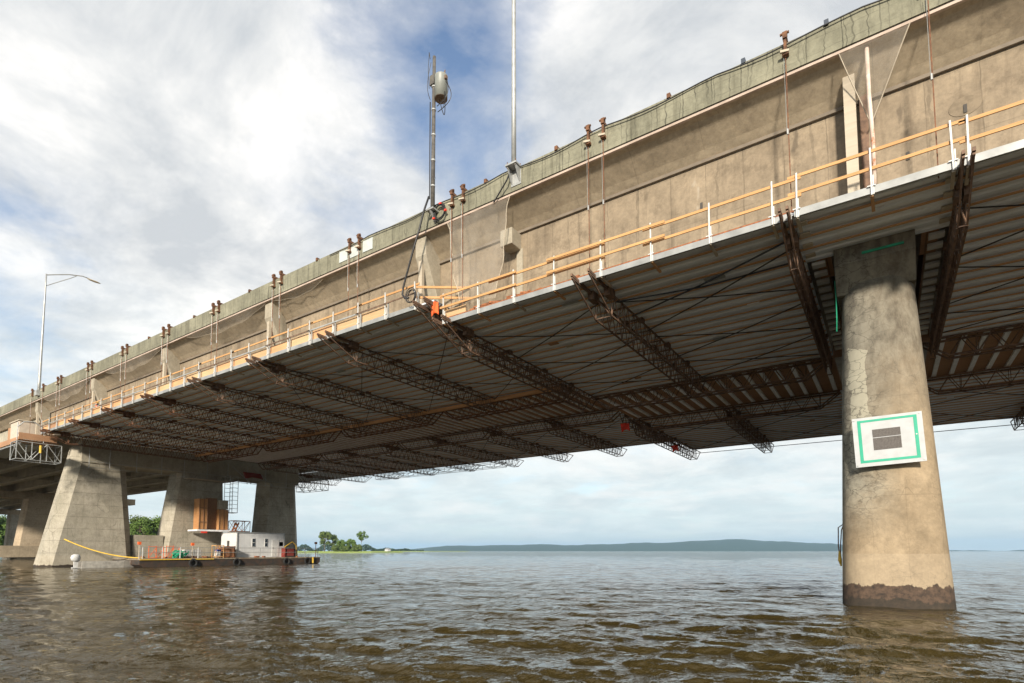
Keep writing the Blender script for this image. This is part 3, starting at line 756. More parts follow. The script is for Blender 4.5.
# ------------------------------------------------------------------ hanger rods with clamps
pairs = [(-1.46, None, 'at the far right, right of the near pier', -1), (1.99, None, 'just left of the near pier', 1),
 (8.0,8.6,'right of the tall bare pole',1),(14.55,15.16,'just right of the transformer pole',1),(21.2,21.9,'beside the pale plates on the parapet',1),
 (27.7,28.4,'next left of the pale plates',1),(34.3,34.95,'second left of the pale plates',1),(40.8,41.6,'third left of the pale plates',1),
 (47.4,48.2,'fourth left of the pale plates',1),(54.0,54.8,'third right of the street lamp',1),(60.8,61.6,'second right of the street lamp',1),(65.3,None,'nearest the street lamp',1),(68.3,None,'just left of the street lamp',1)]
def hanger(s, label, Hb):
    t_ = thing('hanger_rod', label, 'hanger rod', P(s,17.7,15.5), 'rusty hanger rods clamped over the parapet')
    c = MB(); H = 15.47
    c.sb(s-.06,s+.06,17.62,18.25,H+.02,H+.13); c.sb(s-.04,s+.04,17.66,17.79,H-.42,H+.08); c.sb(s-.065,s+.065,17.64,17.78,H+.13,H+.24); c.sb(s-.08,s+.08,18.14,18.28,H-.45,H+.1)
    c.bar(P(s-.12,17.68,H+.2),P(s+.13,17.68,H+.2),0,r=.04,n=7); c.sb(s-.09,s+.09,17.64,17.78,H-.5,H-.42)
    cl = c.build('clamp', M_rust, t_)
    MB().cbox(P(s+.02,17.62,H-.42),(.24,.07,.07),.3).build('timber_packer', M_pale, cl)
    MB().bar(P(s,17.69,H-.6),P(s,17.72,Hb),0,r=.015,n=5).build('rod', M_rod, t_)
    MB().bar(P(s+.045,17.66,H-.6),P(s+.04,17.68,(H+Hb)/2-.1),0,r=.006,n=4).build('wire', M_galv, t_)
    MB().bar(P(s+.02,17.69,(H+Hb)/2-.15),P(s+.02,17.69,(H+Hb)/2+.02),0,r=.03,n=6).build('turnbuckle', M_galv, t_)
for (a, b, where, k) in pairs:
    Hb = HR-.05 if a < 16 else HL-.05
    if b is None: hanger(a, f'single rusty hanger rod on the parapet, {where}', Hb)
    else:
        hanger(a, f'right rusty hanger rod of the pair {where}', Hb); hanger(b, f'left rusty hanger rod of the pair {where}', Hb)

# ------------------------------------------------------------------ poles on the parapet
# street lamp on the left
lm = thing('street_lamp', 'grey street lamp with long curved arm rising from the parapet at the left', 'street lamp', P(66.6,17.8,15.4))
b = MB(); pts = [P(66.6,17.75,14.9+i*.1*11.9) for i in range(11)]; b.tube(pts, [.13-.007*i for i in range(11)], 10); b.build('pole', M_pole, lm, smooth=True)
MB().sb(66.3,66.9,17.5,17.79,14.75,15.25).build('base_bracket', M_galv, lm)
top = P(66.6,17.75,26.6)
arm = [P(66.6,17.75,26.7),P(66.6,18.4,27.0),P(66.5,19.5,27.45),P(66.5,20.6,27.75),P(66.5,21.2,27.72)]
MB().tube(arm,.05,6).build('arm', M_pole, lm); MB().tube([P(66.6,17.75,25.6),P(66.6,18.6,26.3),P(66.5,19.6,27.1),P(66.5,20.1,27.55)],.035,5).build('arm_brace', M_pole, lm)
b = MB()
for (y,r_,z) in (): pass
b.loft([[ (-66.5+.16*w_*math.cos(q), 21.0+dy, 27.66+CAMZ+.07*w_*math.sin(q)-.05*dy) for q in [2*pi*i/8 for i in range(8)]] for dy, w_ in ((0,.3),(.25,1.),(.8,1.1),(1.15,.4))])
b.build('lamp_head', M_yellow if False else M_pale, lm, smooth=True)
# tall pole running out of the picture
tp = thing('tall_pole', 'tall bare galvanised pole on the parapet, running out of the top of the picture', 'pole', P(11.86,17.65,15.4))
b = MB(); b.tube([P(11.86,17.62,15.45),P(11.86,17.62,19),P(11.86,17.62,23),P(11.86,17.62,27.5)],[.10,.092,.085,.07],12); b.build('pole', M_galv, tp, smooth=True)
MB().sb(11.6,12.12,17.38,17.9,15.36,15.43).build('base_plate', M_galv, tp)
b = MB(); b.prism([(17.79,15.35+CAMZ),(17.42,15.35+CAMZ),(17.79,14.75+CAMZ)],-12.08,-12.02); b.prism([(17.79,15.35+CAMZ),(17.42,15.35+CAMZ),(17.79,14.75+CAMZ)],-11.70,-11.64); b.sb(11.62,12.1,17.77,17.79,14.7,15.35); b.build('wall_bracket', M_galv, tp)
for dx in (-.2,.2):
    for dy in (-.17,.17): MB().bar(P(11.86+dx,17.62+dy,15.3),P(11.86+dx,17.62+dy,15.55),0,r=.02).build('bolt', M_rust, tp)
MB().tube([P(12.0,17.6,15.3),P(12.15,17.55,14.9),P(12.5,17.6,14.6),P(12.9,17.68,14.3)],.03,5).build('cable', M_black, tp)
# transformer pole
up = thing('utility_pole', 'utility pole carrying a pale transformer drum and loose black wires', 'utility pole', P(16.2,17.65,15.2))
b = MB(); b.tube([P(16.2,17.6,15.1),P(16.2,17.6,18),P(16.2,17.6,22.4)],[.10,.09,.075],12); b.build('pole', M_poled, up, smooth=True)
b = MB(); b.sb(16.0,16.42,17.4,17.85,15.05,15.12); b.prism([(17.79,15.05+CAMZ),(17.42,15.05+CAMZ),(17.79,14.6+CAMZ)],-16.24,-16.16); b.build('base_bracket', M_galv, up)
for z in (16.2,17.4,18.6,19.8,20.9):
    b = MB(); b.tube([P(16.2,17.6,z),P(16.2,17.6,z+.06)],.105,12); b.build('band', M_galv, up)
def drum(name, cx, cy, z0, z1, r, mat, par, n=20):
    b = MB(); b.loft([[ (cx+rr*math.cos(2*pi*i/n), cy+rr*math.sin(2*pi*i/n), z) for i in range(n)] for z, rr in ((z0,r),(z1-.04,r),(z1,r*1.03),(z1+.06,r*.8))]); return b.build(name, mat, par, smooth=False)
cx, cy = -16.2+.36, 17.6+.08
d_ = drum('transformer_drum', cx, cy, 20.25+CAMZ, 21.3+CAMZ, .29, M_tank, up)
for p in d_.data.polygons: p.use_smooth = abs(p.normal.z) < .5
MB().loft([[ (cx+.285*math.cos(2*pi*i/20), cy+.285*math.sin(2*pi*i/20), z+CAMZ) for i in range(20)] for z in (20.235,20.249)]).build('drum_bottom', M_tankb, d_)
b = MB(); b.sb(15.9,16.2,17.55,17.68,20.5,20.58); b.sb(15.9,16.2,17.55,17.68,21.0,21.08); b.sb(16.1,16.36,17.48,17.72,21.0,21.45); b.build('mount', M_poled, up)
b = MB()
for (dx,dy) in ((.12,.1),(-.1,.12),(.22,-.02)):
    b.tube([(cx+dx,cy+dy,21.28+CAMZ),(cx+dx,cy+dy,21.42+CAMZ),(cx+dx*1.1,cy+dy,21.5+CAMZ)],[.05,.035,.02],8)
b.cbox((cx+.31,cy-.05,21.08+CAMZ),(.12,.12,.16)); b.build('insulators', M_tankb, up)
b = MB(); R.seed(4)
def arc(p, q, sag, side, n=10):
    p = Vector(p); q = Vector(q); o = []
    for i in range(n+1):
        u = i/n; m = math.sin(u*pi); o.append(p.lerp(q,u) + Vector((side*m, 0, -sag*m)))
    return o
b.tube(arc((cx+.3,cy,21.15+CAMZ),(cx-.15,cy-.1,19.9+CAMZ),.25,.35),.02,4)
b.tube(arc((cx+.25,cy,21.0+CAMZ),(cx-.1,cy-.1,19.6+CAMZ),.3,.55),.02,4)
b.tube(arc((cx+.0,cy,20.3+CAMZ),(cx+.2,cy-.1,19.7+CAMZ),.1,.1),.012,4)
b.tube(arc((cx-.1,cy,20.3+CAMZ),(cx+.3,cy-.1,20.4+CAMZ),1.0,.15),.02,4)
b.tube(arc((-16.3,17.5,22.1+CAMZ),(-16.32,17.5,20.3+CAMZ),.1,-.2),.016,4)
b.tube([(-16.4,17.5,20.9+CAMZ),(-16.47,17.5,21.8+CAMZ),(-16.42,17.5,22.65+CAMZ),(-16.36,17.5,22.3+CAMZ)],.018,4)
b.tube([(-16.32,17.5,20.2+CAMZ),(-16.30,17.49,18+CAMZ),(-16.28,17.49,15.6+CAMZ)],.028,5)
b.build('wires', M_black, up)
# feed cable and coils
b = MB(); pts = [P(16.3,17.45,15.7),P(16.45,17.3,15.0),P(16.6,17.2,14.2),P(16.95,17.15,13.2),P(17.35,17.2,12.3),P(17.6,17.25,11.8),P(17.65,17.25,11.5),P(17.45,17.22,11.25),P(17.2,17.2,11.2)]
o = b.tube(pts,.045,7).build('feed_cable', M_black, None, smooth=True); tag(o, 'thick black cable hanging from the transformer pole down to the guardrail', 'cable')
def coil(name, label, s, L, H, r, n, grp):
    b = MB(); R.seed(n)
    for k in range(n):
        rr = r*R.uniform(.82,1.05); ox = R.uniform(-.04,.04); oz = R.uniform(-.05,.05); pts = []
        for i in range(25):
            q = 2*pi*i/24; pts.append(P(s+ox+rr*.92*math.cos(q), L-.02*k, H+oz+rr*math.sin(q)))
        b.tube(pts,.018,5)
    o = b.build(name, M_black, None); tag(o, label, 'cable coil', grp)
    return o
c1 = coil('cable_coil', 'loops of black cable hung on the parapet below the transformer pole', 15.82, 17.68, 14.9, .36, 5, 'coiled black cables')
ti = MB(); ti.cbox(P(15.75,17.6,15.26),(.1,.08,.07)); ti.cbox(P(15.45,17.6,14.85),(.1,.08,.07)); ti.cbox(P(16.12,17.6,14.7),(.1,.08,.07)); ti.build('red_ties', M_red, c1)
c2 = coil('cable_coil', 'coil of black cable on the guardrail corner where the platform steps', 17.05, 17.22, 11.25, .32, 4, 'coiled black cables')

# ------------------------------------------------------------------ nets
def net(name, label, corners, nu, nv, bulge, mat, cords=True):
    (a, b_, c, d) = [Vector(P(*q)) for q in corners]   # top-left, top-right, bottom-right, bottom-left
    m = MB(); R.seed(len(label))
    g = []
    for j in range(nv+1):
        row = []
        for i in range(nu+1):
            u = i/nu; v = j/nv; p = a.lerp(b_,u).lerp(d.lerp(c,u), v)
            p = p + Vector((0, -bulge*math.sin(pi*u)*math.sin(pi*v)*1.0 + .03*math.sin(u*23+v*5), .02*math.sin(u*31)))
            if mat is M_net: p = p + Vector(((.10*math.sin(v*7+.5)+.06*math.sin(v*17))*(1-2*u)*(.7 if corners[0][0] > 5 else .0), 0, 0))
            row.append(p); m.v.append(tuple(p))
        g.append(row)
    for j in range(nv):
        for i in range(nu):
            n = j*(nu+1)+i; m.f.append((n,n+1,n+nu+2,n+nu+1))
    o = m.build(name, mat, None, smooth=True); tag(o, label, 'safety net', 'debris nets hung under the overhang')
    if cords:
        cb = MB(); cb.tube([r[0] for r in g],.016,5); cb.tube([r[-1] for r in g],.016,5); cb.build('edge_cord', M_pale, o)
    return o
net('debris_net', 'sheer net hanging below the parapet between transformer pole and tall pole', [(15.5,17.76,14.33),(12.1,17.76,14.33),(13.0,17.95,10.4),(14.9,17.95,10.6)], 14, 12, .1, M_net)
net('debris_net', 'sheer net in a triangle over the near pier, beside the peeling downpipe', [(.62,17.76,14.33),(-1.05,17.76,14.33),(-.1,18.4,12.4),(-.02,18.4,12.45)], 10, 8, .1, M_net)
def sag_net(label, s0, s1, depth):
    m = MB(); n = 26; g0 = []; g1 = []
    for i in range(n+1):
        u = i/n; s = s0+(s1-s0)*u; dp = depth*(math.sin(pi*u)**.8)*(.85+.15*math.sin(u*19))+.04
        g0.append(Vector(P(s,17.74,14.34))); g1.append(Vector(P(s,17.86+.25*math.sin(pi*u),14.34-dp)))
    m.v = [tuple(p) for p in g0+g1]
    for i in range(n): m.f.append((i,i+1,n+2+i,n+1+i))
    o = m.build('debris_net', M_net2, None, smooth=True); tag(o, label, 'safety net', 'debris nets hung under the overhang')
    MB().tube(g1,.010,4).build('edge_cord', M_pale, o)
sag_net('white net sagging under the parapet, rightmost of the sagging ones', 28.6, 24.2, .22)
sag_net('white net sagging under the parapet between the second and third bracket', 38.5, 29.4, .45)
sag_net('white net sagging deepest under the parapet, left of the third bracket', 51.5, 42.2, .62)
sag_net('white net sagging under the parapet near the street lamp', 65.5, 54.8, .8)

# ------------------------------------------------------------------ sign on the near pier
sg = thing('pier_sign', 'tilted white sign with green border and dark grey panel on the near pier', 'sign', P(-.1,19.75,3.25))
def sign_pt(u, v, d=0.):   # u 0..1 left-right, v 0..1 bottom-top
    bl, br, tl, tr = (.74,2.50),(-.98,2.56),(.80,4.0),(-.92,4.02)
    s = (bl[0]*(1-u)+br[0]*u)*(1-v) + (tl[0]*(1-u)+tr[0]*u)*v; h = (bl[1]*(1-u)+br[1]*u)*(1-v) + (tl[1]*(1-u)+tr[1]*u)*v
    return P(s, 19.62+.05*v-d, h)
def sign_box(u0,u1,v0,v1,d0,d1,name,mat):
    MB().loft([[sign_pt(u0,v0,d),sign_pt(u1,v0,d),sign_pt(u1,v1,d),sign_pt(u0,v1,d)] for d in (d0,d1)]).build(name, mat, sg)
M_board = simple('white_sign_board', (.42,.435,.44), .45, var=.12, scale=4)
M_gtape = simple('green_border_paint', (.005,.33,.20), .5, var=.12, scale=6)
sign_box(0,1,0,1,0,.05,'board',M_board)
fr = MB()
for (u0,u1,v0,v1) in ((.075,.925,.90,.945),(.075,.925,.075,.125),(.075,.125,.126,.899),(.875,.925,.126,.899)):
    fr.loft([[sign_pt(u0,v0,d),sign_pt(u1,v0,d),sign_pt(u1,v1,d),sign_pt(u0,v1,d)] for d in (.05,.056)])
fr.build('green_border', M_gtape, sg)
t = NT('woven_grey_panel'); wv = t.n.new('ShaderNodeTexWave'); wv.inputs['Scale'].default_value = 9; t.l(t.geo, wv.inputs['Vector']); t.col(t.mix(.5, t.ramp(wv.outputs['Fac'], [(.2,(.06,.05,.045)),(.8,(.12,.105,.095))]), t.ramp(t.noise(30,3), [(.3,(.05,.045,.04)),(.7,(.13,.12,.11))]))); M_panel = t.fin(.7)
sign_box(.285,.685,.315,.56,.05,.058,'grey_panel',M_panel); sign_box(.285,.685,.575,.735,.05,.058,'grey_panel',M_panel)
for (u,v) in ((.03,.04),(.97,.04),(.03,.96),(.97,.96),(.9,.55)):
    p = Vector(sign_pt(u,v,.05)); MB().bar(p, p+Vector((0,-.02,0)),0,r=.022,n=8).build('bolt', M_galv, sg)
for (u) in (.3,.7):
    p = Vector(sign_pt(u,.5,0)); MB().bar(p+Vector((0,0,-.6)), p+Vector((0,.0,.6)), .06,.05).build('mounting_batten', M_galv, sg)
# life ring bag hung on the side of the near pier
b = MB(); b.tube([P(1.25,21.6,.9),P(1.40,21.5,.78),P(1.42,21.5,.2),P(1.38,21.5,-.4)],.018,5); b.tube([P(1.25,21.7,.9),P(1.32,21.6,.7),P(1.36,21.55,.2),P(1.38,21.5,-.4)],.018,5)
o = b.build('rope_loop', M_rust, None); tag(o, 'small rope loop with a yellow float on the left side of the near pier', 'rope')
MB().tube([P(1.40,21.48,.0),P(1.39,21.46,-.12),P(1.39,21.46,-.30),P(1.36,21.5,-.5)],[.02,.04,.06,.02],8).build('yellow_float', M_yellow, o)

# ------------------------------------------------------------------ cloths and flags
def cloth(name, label, cat, p, w_, h_, mat, dirx=(1,0), grp=None):
    m = MB(); nu, nv = 7, 7; p = Vector(p); d = Vector((dirx[0],dirx[1],0)).normalized(); nn = Vector((-d.y,d.x,0))
    for sgn in (0,1):
        for j in range(nv+1):
            for i in range(nu+1):
                u = i/nu; v = j/nv
                m.v.append(tuple(p + d*((u-.5)*w_*(1-.35*v*math.sin(3*u+1))) + Vector((0,0,-h_*v*(.85+.15*math.cos(5*u)))) + nn*(.05*math.sin(9*u+3*v)+.02*sgn)))
    k = (nu+1)*(nv+1)
    for j in range(nv):
        for i in range(nu):
            n = j*(nu+1)+i; m.f.append((n,n+1,n+nu+2,n+nu+1)); m.f.append((k+n,k+n+nu+1,k+n+nu+2,k+n+1))
    for i in range(nu): m.f += [(i,k+i,k+i+1,i+1),(nv*(nu+1)+i,nv*(nu+1)+i+1,k+nv*(nu+1)+i+1,k+nv*(nu+1)+i)]
    for j in range(nv): m.f += [(j*(nu+1),(j+1)*(nu+1),k+(j+1)*(nu+1),k+j*(nu+1)),(j*(nu+1)+nu,k+j*(nu+1)+nu,k+(j+1)*(nu+1)+nu,(j+1)*(nu+1)+nu)]
    o = m.build(name, mat, None, smooth=True); tag(o, label, cat, grp); return o
cloth('orange_cloth', 'orange cloth hanging at the platform step beside bare plywood', 'cloth', P(16.0,17.55,10.85), .34, .7, M_orange, (1,.6))
o = MB().prism([(17.6,HR+.1+CAMZ),(17.6,HR+.95+CAMZ),(18.9,HR+.1+CAMZ)], -15.55, -15.5).build('plywood_gusset', M_ply, plL)
MB().sb(14.3,15.5,17.62,17.66,HR+.1,HR+.55).build('toe_board', M_ply, plR)
cloth('red_flag', 'red flag hanging under the platform at the far side of the strip', 'flag', P(15.6,37.6,HR-.5), .62, .66, M_red, (1,.3), 'red warning flags under the platform')
cloth('red_flag', 'small red flag hanging from the truss bottom nearer the far platform edge', 'flag', P(14.7,46.2,HR-.85), .5, .6, M_red, (1,.3), 'red warning flags under the platform')

# ------------------------------------------------------------------ worker
def person(loc):
    # low kneeling figure leaning on the boards
    J = {'pel':(0,0,.45),'ch':(0,-.05,.78),'nk':(0,-.07,1.0),'hd':(0,-.08,1.12),'hd2':(0,-.08,1.24),
         'ls':(-.19,-.05,.93),'le':(-.27,-.22,.72),'lh':(-.18,-.42,.66),'rs':(.19,-.05,.93),'re':(.27,-.22,.72),'rh':(.18,-.42,.66),
         'lhp':(-.1,0,.42),'lk':(-.13,-.38,.12),'lf':(-.13,.12,.08),'rhp':(.1,0,.42),'rk':(.13,-.40,.40),'rf':(.14,-.42,.05),'rt':(.14,-.55,.04)}
    E_ = [('pel','ch'),('ch','nk'),('nk','hd'),('hd','hd2'),('nk','ls'),('ls','le'),('le','lh'),('nk','rs'),('rs','re'),('re','rh'),('pel','lhp'),('lhp','lk'),('lk','lf'),('pel','rhp'),('rhp','rk'),('rk','rf'),('rf','rt')]
    rad = {'pel':.15,'ch':.17,'nk':.06,'hd':.09,'hd2':.085,'ls':.075,'le':.05,'lh':.04,'rs':.075,'re':.05,'rh':.04,'lhp':.1,'lk':.075,'lf':.05,'rhp':.1,'rk':.075,'rf':.05,'rt':.04}
    ks = list(J); me = bpy.data.meshes.new('person')
    me.from_pydata([J[k] for k in ks], [(ks.index(a),ks.index(b)) for a,b in E_], [])
    o = bpy.data.objects.new('person', me); COL.objects.link(o); o.location = loc; o.rotation_euler = (0,0,0)
    md = o.modifiers.new('skin','SKIN'); o.modifiers.new('sub','SUBSURF').render_levels = 2
    for i, k in enumerate(ks):
        sv = me.skin_vertices[0].data[i]; sv.radius = (rad[k],rad[k]*.85); sv.use_root = (k=='pel')
    me.materials.append(M_cloth); tag(o, 'kneeling worker in orange vest and yellow helmet behind the guardrail', 'person')
    def child(mb, name, mat):
        mb.v = [tuple(Vector(p)+Vector(loc)) for p in mb.v]; c = mb.build(name, mat, None, smooth=True)
        c.parent = o; c.matrix_parent_inverse = Matrix.Translation(-Vector(loc)); return c
    def ringz(c, rx, ry, n=14): return [(c[0]+rx*math.cos(2*pi*i/n), c[1]+ry*math.sin(2*pi*i/n), c[2]) for i in range(n)]
    child(MB().loft([ringz((0,0,.42),.20,.17),ringz((0,-.03,.65),.21,.18),ringz((0,-.05,.85),.235,.175),ringz((0,-.06,.96),.20,.13),ringz((0,-.07,1.0),.09,.08)]),'safety_vest',M_orange)
    child(MB().loft([ringz((0,-.03,.60),.216,.186),ringz((0,-.03,.66),.219,.189)]),'reflective_band',M_yellow)
    child(MB().loft([ringz((0,-.09,1.04),.075,.085),ringz((0,-.1,1.12),.085,.10),ringz((0,-.1,1.2),.085,.1)]),'face',M_skin)
    child(MB().loft([ringz((0,-.11,1.19),.14,.17),ringz((0,-.1,1.205),.115,.13),ringz((0,-.09,1.28),.10,.11),ringz((0,-.09,1.33),.04,.05)]),'helmet',M_yellow)
person(P(53.5,18.15,HL+.13))

# ------------------------------------------------------------------ scaffolds
def lattice(b, s0, s1, L0, L1, H0, H1, ns, nl, r=.035, diag=True):
    for i in range(ns+1):
        s = s0+(s1-s0)*i/ns
        for j in range(nl+1):
            L = L0+(L1-L0)*j/nl
            if i in (0,ns) or j in (0,nl): b.bar(P(s,L,H0),P(s,L,H1),0,r=r,n=5)
    for H in (H0, H1):
        for L in (L0,L1): b.bar(P(s0,L,H),P(s1,L,H),0,r=r,n=5)
        for s in (s0,s1): b.bar(P(s,L0,H),P(s,L1,H),0,r=r,n=5)
    if diag:
        for i in range(ns):
            a = s0+(s1-s0)*i/ns; c = s0+(s1-s0)*(i+1)/ns
            for L in (L0,L1): 
                if i%2: b.bar(P(a,L,H0),P(c,L,H1),0,r=r*.8,n=5)
                else: b.bar(P(a,L,H1),P(c,L,H0),0,r=r*.8,n=5)
        for j in range(nl):
            a = L0+(L1-L0)*j/nl; c = L0+(L1-L0)*(j+1)/nl
            for s in (s0,s1):
                if j%2: b.bar(P(s,a,H0),P(s,c,H1),0,r=r*.8,n=5)
                else: b.bar(P(s,a,H1),P(s,c,H0),0,r=r*.8,n=5)
    return b
sf = thing('hanging_scaffold', 'aluminium scaffold cage hanging at the left end of the platform', 'scaffold', P(66,17,9))
b = MB(); lattice(b, 64.6, 66.2, 15.9, 19.2, 8.3, 9.9, 1, 3, .04); b.build('frame', M_galv, sf)
b = MB(); b.bar(P(64.6,15.9,10.0),P(64.6,15.9,11.6),0,r=.04); b.bar(P(64.6,17.8,10.0),P(64.6,17.8,11.4),0,r=.04)
b.tube([P(64.5,15.9,11.2),P(64.5,16.3,11.7),P(64.5,17,11.8),P(64.5,17.6,11.4),P(64.5,17.8,10.8)],.05,6); b.bar(P(64.6,15.9,10.6),P(64.6,19.2,10.6),0,r=.035); b.build('hoop_rail', M_galv, sf)
MB().sb(64.7,66.4,16.0,19.0,10.02,10.12).build('floor_board', M_plyo, sf); MB().sb(64.55,64.6,16.0,18.8,10.13,10.7).build('kick_board', M_plyo, sf)
MB().tube([P(64.5,17.6,9.0),P(64.5,17.6,9.7)],.11,8).build('yellow_bottle', M_yellow, sf)
# small site shed on the deck end
sh = thing('site_shed', 'beige plywood site shed standing on the platform end below the street lamp', 'shed', P(67.8,17.6,11))
MB().sb(68.6,71.2,17.0,18.7,10.5,12.5).build('walls', simple('beige_board', (.55,.47,.38), .7, var=.15), sh); MB().sb(68.5,71.3,16.9,18.8,12.5,12.6).build('roof', M_pale, sh); MB().sb(66.4,80,16.9,18.9,10.15,10.28).build('base_frame', M_galv, sh)
MB().sb(71.25,72.4,17.1,18.6,10.5,12.2).build('door_panel', M_plyo, sh); MB().sb(67,80,16.75,16.9,10.3,10.8).build('side_board', M_plyo, sh)
cg = thing('hanging_scaffold', 'steel scaffold cage hanging at the far platform corner above open sky', 'scaffold', P(63,49,9))
b = MB(); lattice(b, 70.4, 76.4, 52.6, 54.0, 9.2, 10.7, 4, 1, .04); b.build('frame', M_pole, cg)
cg3 = thing('edge_scaffold', 'line of scaffold tubes along the far platform edge right of the far cage', 'scaffold', P(52,54,10))
b = MB(); lattice(b, 38, 60, 54.0, 54.9, 10.15, 10.7, 12, 1, .03); b.build('frame', M_pole, cg3)
cg2 = thing('pier_scaffold', 'thin access scaffold hung round the left pier cap, above the barge', 'scaffold', P(66.5,34,9))
b = MB()
for L in (22.2,24,26.5,29,31.4,34,36.5,39,41.5,44.5,47): b.bar(P(66.9,L,8.4),P(66.9,L,10.7),0,r=.035,n=5)
for H in (8.5,9.1): b.bar(P(66.9,22.2,H),P(66.9,47,H),0,r=.025,n=5)
for (a,c) in ((37,39.5),(40,42.5)): b.bar(P(66.8,a,10.4),P(66.8,c,8.5),0,r=.05,n=5)
b.build('posts', M_galv, cg2); MB().sb(66.2,67.3,31.6,36.6,8.35,8.42).build('walkway', M_pale, cg2)
cloth('red_tarp', 'dark red tarp folded under the cap beam between two columns', 'tarp', P(66.7,39.5,9.9), 2.4, .8, M_redbox, (0,1))
# stair tower beside the middle column
st = thing('stair_tower', 'narrow scaffold ladder tower right of the middle column', 'scaffold', P(65.8,37,4))
b = MB(); lattice(b, 65.2, 66.4, 35.9, 36.9, 4.6, 9.0, 1, 1, .035, False)
for i in range(9): H = 4.6+i*.5; b.bar(P(65.2,35.9,H),P(65.2,36.9,H),0,r=.025,n=5); b.bar(P(66.4,35.9,H),P(66.4,36.9,H),0,r=.025,n=5)
b.build('frame', M_pole, st)
sr = thing('boarding_stair', 'rusty stair and small landing between plywood hut and white cabin', 'stair', P(64.6,37,2))
b = MB(); lattice(b, 64.2, 65.4, 36.0, 38.0, 2.35, 3.6, 1, 2, .035); b.build('landing_rail', M_rusto, sr); MB().sb(64.2,65.4,35.9,38.0,2.25,2.34).build('landing', M_steelb, sr)
b = MB(); b.bar(P(64.9,34.9,-.6),P(64.9,36.6,3.4),.1,.14); b.bar(P(64.2,34.9,-.6),P(64.2,36.6,3.4),.1,.14)
for i in range(9): u = i/9+.05; b.bar(P(64.2,34.9+1.7*u,-.6+4.0*u),P(64.9,34.9+1.7*u,-.6+4.0*u),.05,.2)
b.build('ladder', M_rusto, sr)

# plywood hut hung on the middle column
ht_ = thing('plywood_hut', 'orange plywood hut hanging on the middle column above the barge', 'hut', P(66,34,4))
MB().sb(65.7,67.0,32.7,33.4,2.5,6.05).build('side_wall', M_hut, ht_)
b = MB(); b.sb(65.75,65.8,33.4,34.7,2.5,6.2); b.build('dark_door', M_plyd, ht_)
MB().sb(65.2,65.66,32.4,33.38,2.52,6.0).build('front_wall', M_hut, ht_)
MB().sb(65.2,66.9,34.72,35.8,2.5,4.9).build('side_wall', M_hut, ht_); MB().sb(65.3,66.9,34.72,35.8,4.95,6.0).build('shaded_upper_wall', M_gird, ht_)  # upper part's duller grey puts the platform's shadow into the wall colour
MB().sb(65.0,67.2,32.2,36.0,2.28,2.46).build('floor', M_alu, ht_); MB().sb(64.96,65.0,32.6,33.3,2.05,2.25).build('red_tag', M_red, ht_)

# ------------------------------------------------------------------ barge and cargo
bz = .85 - CAMZ
bg_ = thing('work_barge', 'low dark steel work barge moored in front of the left pier', 'barge', (-63,36,0))
MB().prism([(24.6,.25),(25.6,-.4),(44.6,-.4),(45.4,.2),(45.4,.72),(24.6,.72)], -66.6, -60.5).build('hull', M_steelb, bg_, bevel=.03)
MB().box(-66.6,-60.45,24.6,45.45,.722,.85).build('deck', M_bdeck, bg_)
MB().box(-60.44,-60.38,24.6,31.8,.70,.80).build('yellow_kerb', M_yellow, bg_)
b = MB()
for L in (24.9,26.7,28.4,30.2): b.bar((-60.6,L,.85),(-60.6,L,2.0),.07,.07)
b.build('railing', M_white, bg_)
b = MB()
for L in (24.7,37.2,39.2,43.2,45.1): b.bar((-60.6,L,.85),(-60.6,L,2.0),.06,.06)
for z in (1.45,1.95): b.bar((-60.6,24.7,z),(-60.6,45.2,z),0,r=.028,n=5)
b.build('railing', M_galv, bg_)
for L in (29.6,34.3,40.5,43.4):
    b = MB(); n = 14; pts = [(-60.3, L+.36*math.cos(2*pi*i/n), .35+.36*math.sin(2*pi*i/n)) for i in range(n+1)]; b.tube(pts,.11,7); b.build('tyre_fender', M_rubber, bg_)
MB().tube([(-60.32,44.2,.85),(-60.3,44.2,.1)],.12,8).build('yellow_fender', M_yellow, bg_)
# cabin
cb = thing('site_cabin', 'white corrugated site cabin with two small windows on the barge', 'cabin', (-63.5,38,.85))
MB().box(-65.6,-62.2,35.3,41.3,.86,3.72).build('walls', M_siding, cb); MB().box(-65.7,-62.1,35.2,41.4,3.722,3.80).build('roof', M_galv, cb)
for L in (37.3,38.9):
    wfr = MB().box(-62.2,-62.15,L-.2,L+.2,2.1,3.1).build('window', M_white, cb); MB().box(-62.16,-62.13,L-.15,L+.15,2.15,2.56).build('pane', M_glass, wfr); MB().box(-62.16,-62.13,L-.15,L+.15,2.62,3.05).build('pane', M_glass, wfr)
MB().box(-64.2,-63.8,35.24,35.3,2.1,2.8).build('vent', M_dark, cb)
for L in (35.3,41.3): MB().box(-62.2,-62.12,L-.06,L+.06,.87,3.7).build('corner_trim', M_galv, cb)
dr = MB().box(-62.2,-62.15,39.7,40.6,.95,2.95).build('door', M_white, cb); MB().box(-62.15,-62.11,39.78,39.84,1.9,2.05).build('handle', M_dark, dr)
MB().box(-62.9,-62.2,40.7,41.2,2.2,2.7).build('air_unit', M_galv, cb)
for L in (34.72, 35.25, 35.74): MB().sb(65.14,65.195,L,L+.06,2.5,4.9).build('batten', M_plyd, ht_)
for L in (32.42, 32.9, 33.3): MB().sb(65.14,65.195,L,L+.06,2.52,6.0).build('batten', M_plyd, ht_)
for H in (3.3, 4.9): MB().sb(65.12,65.138,32.4,33.38,H,H+.08).build('batten', M_plyd, ht_)
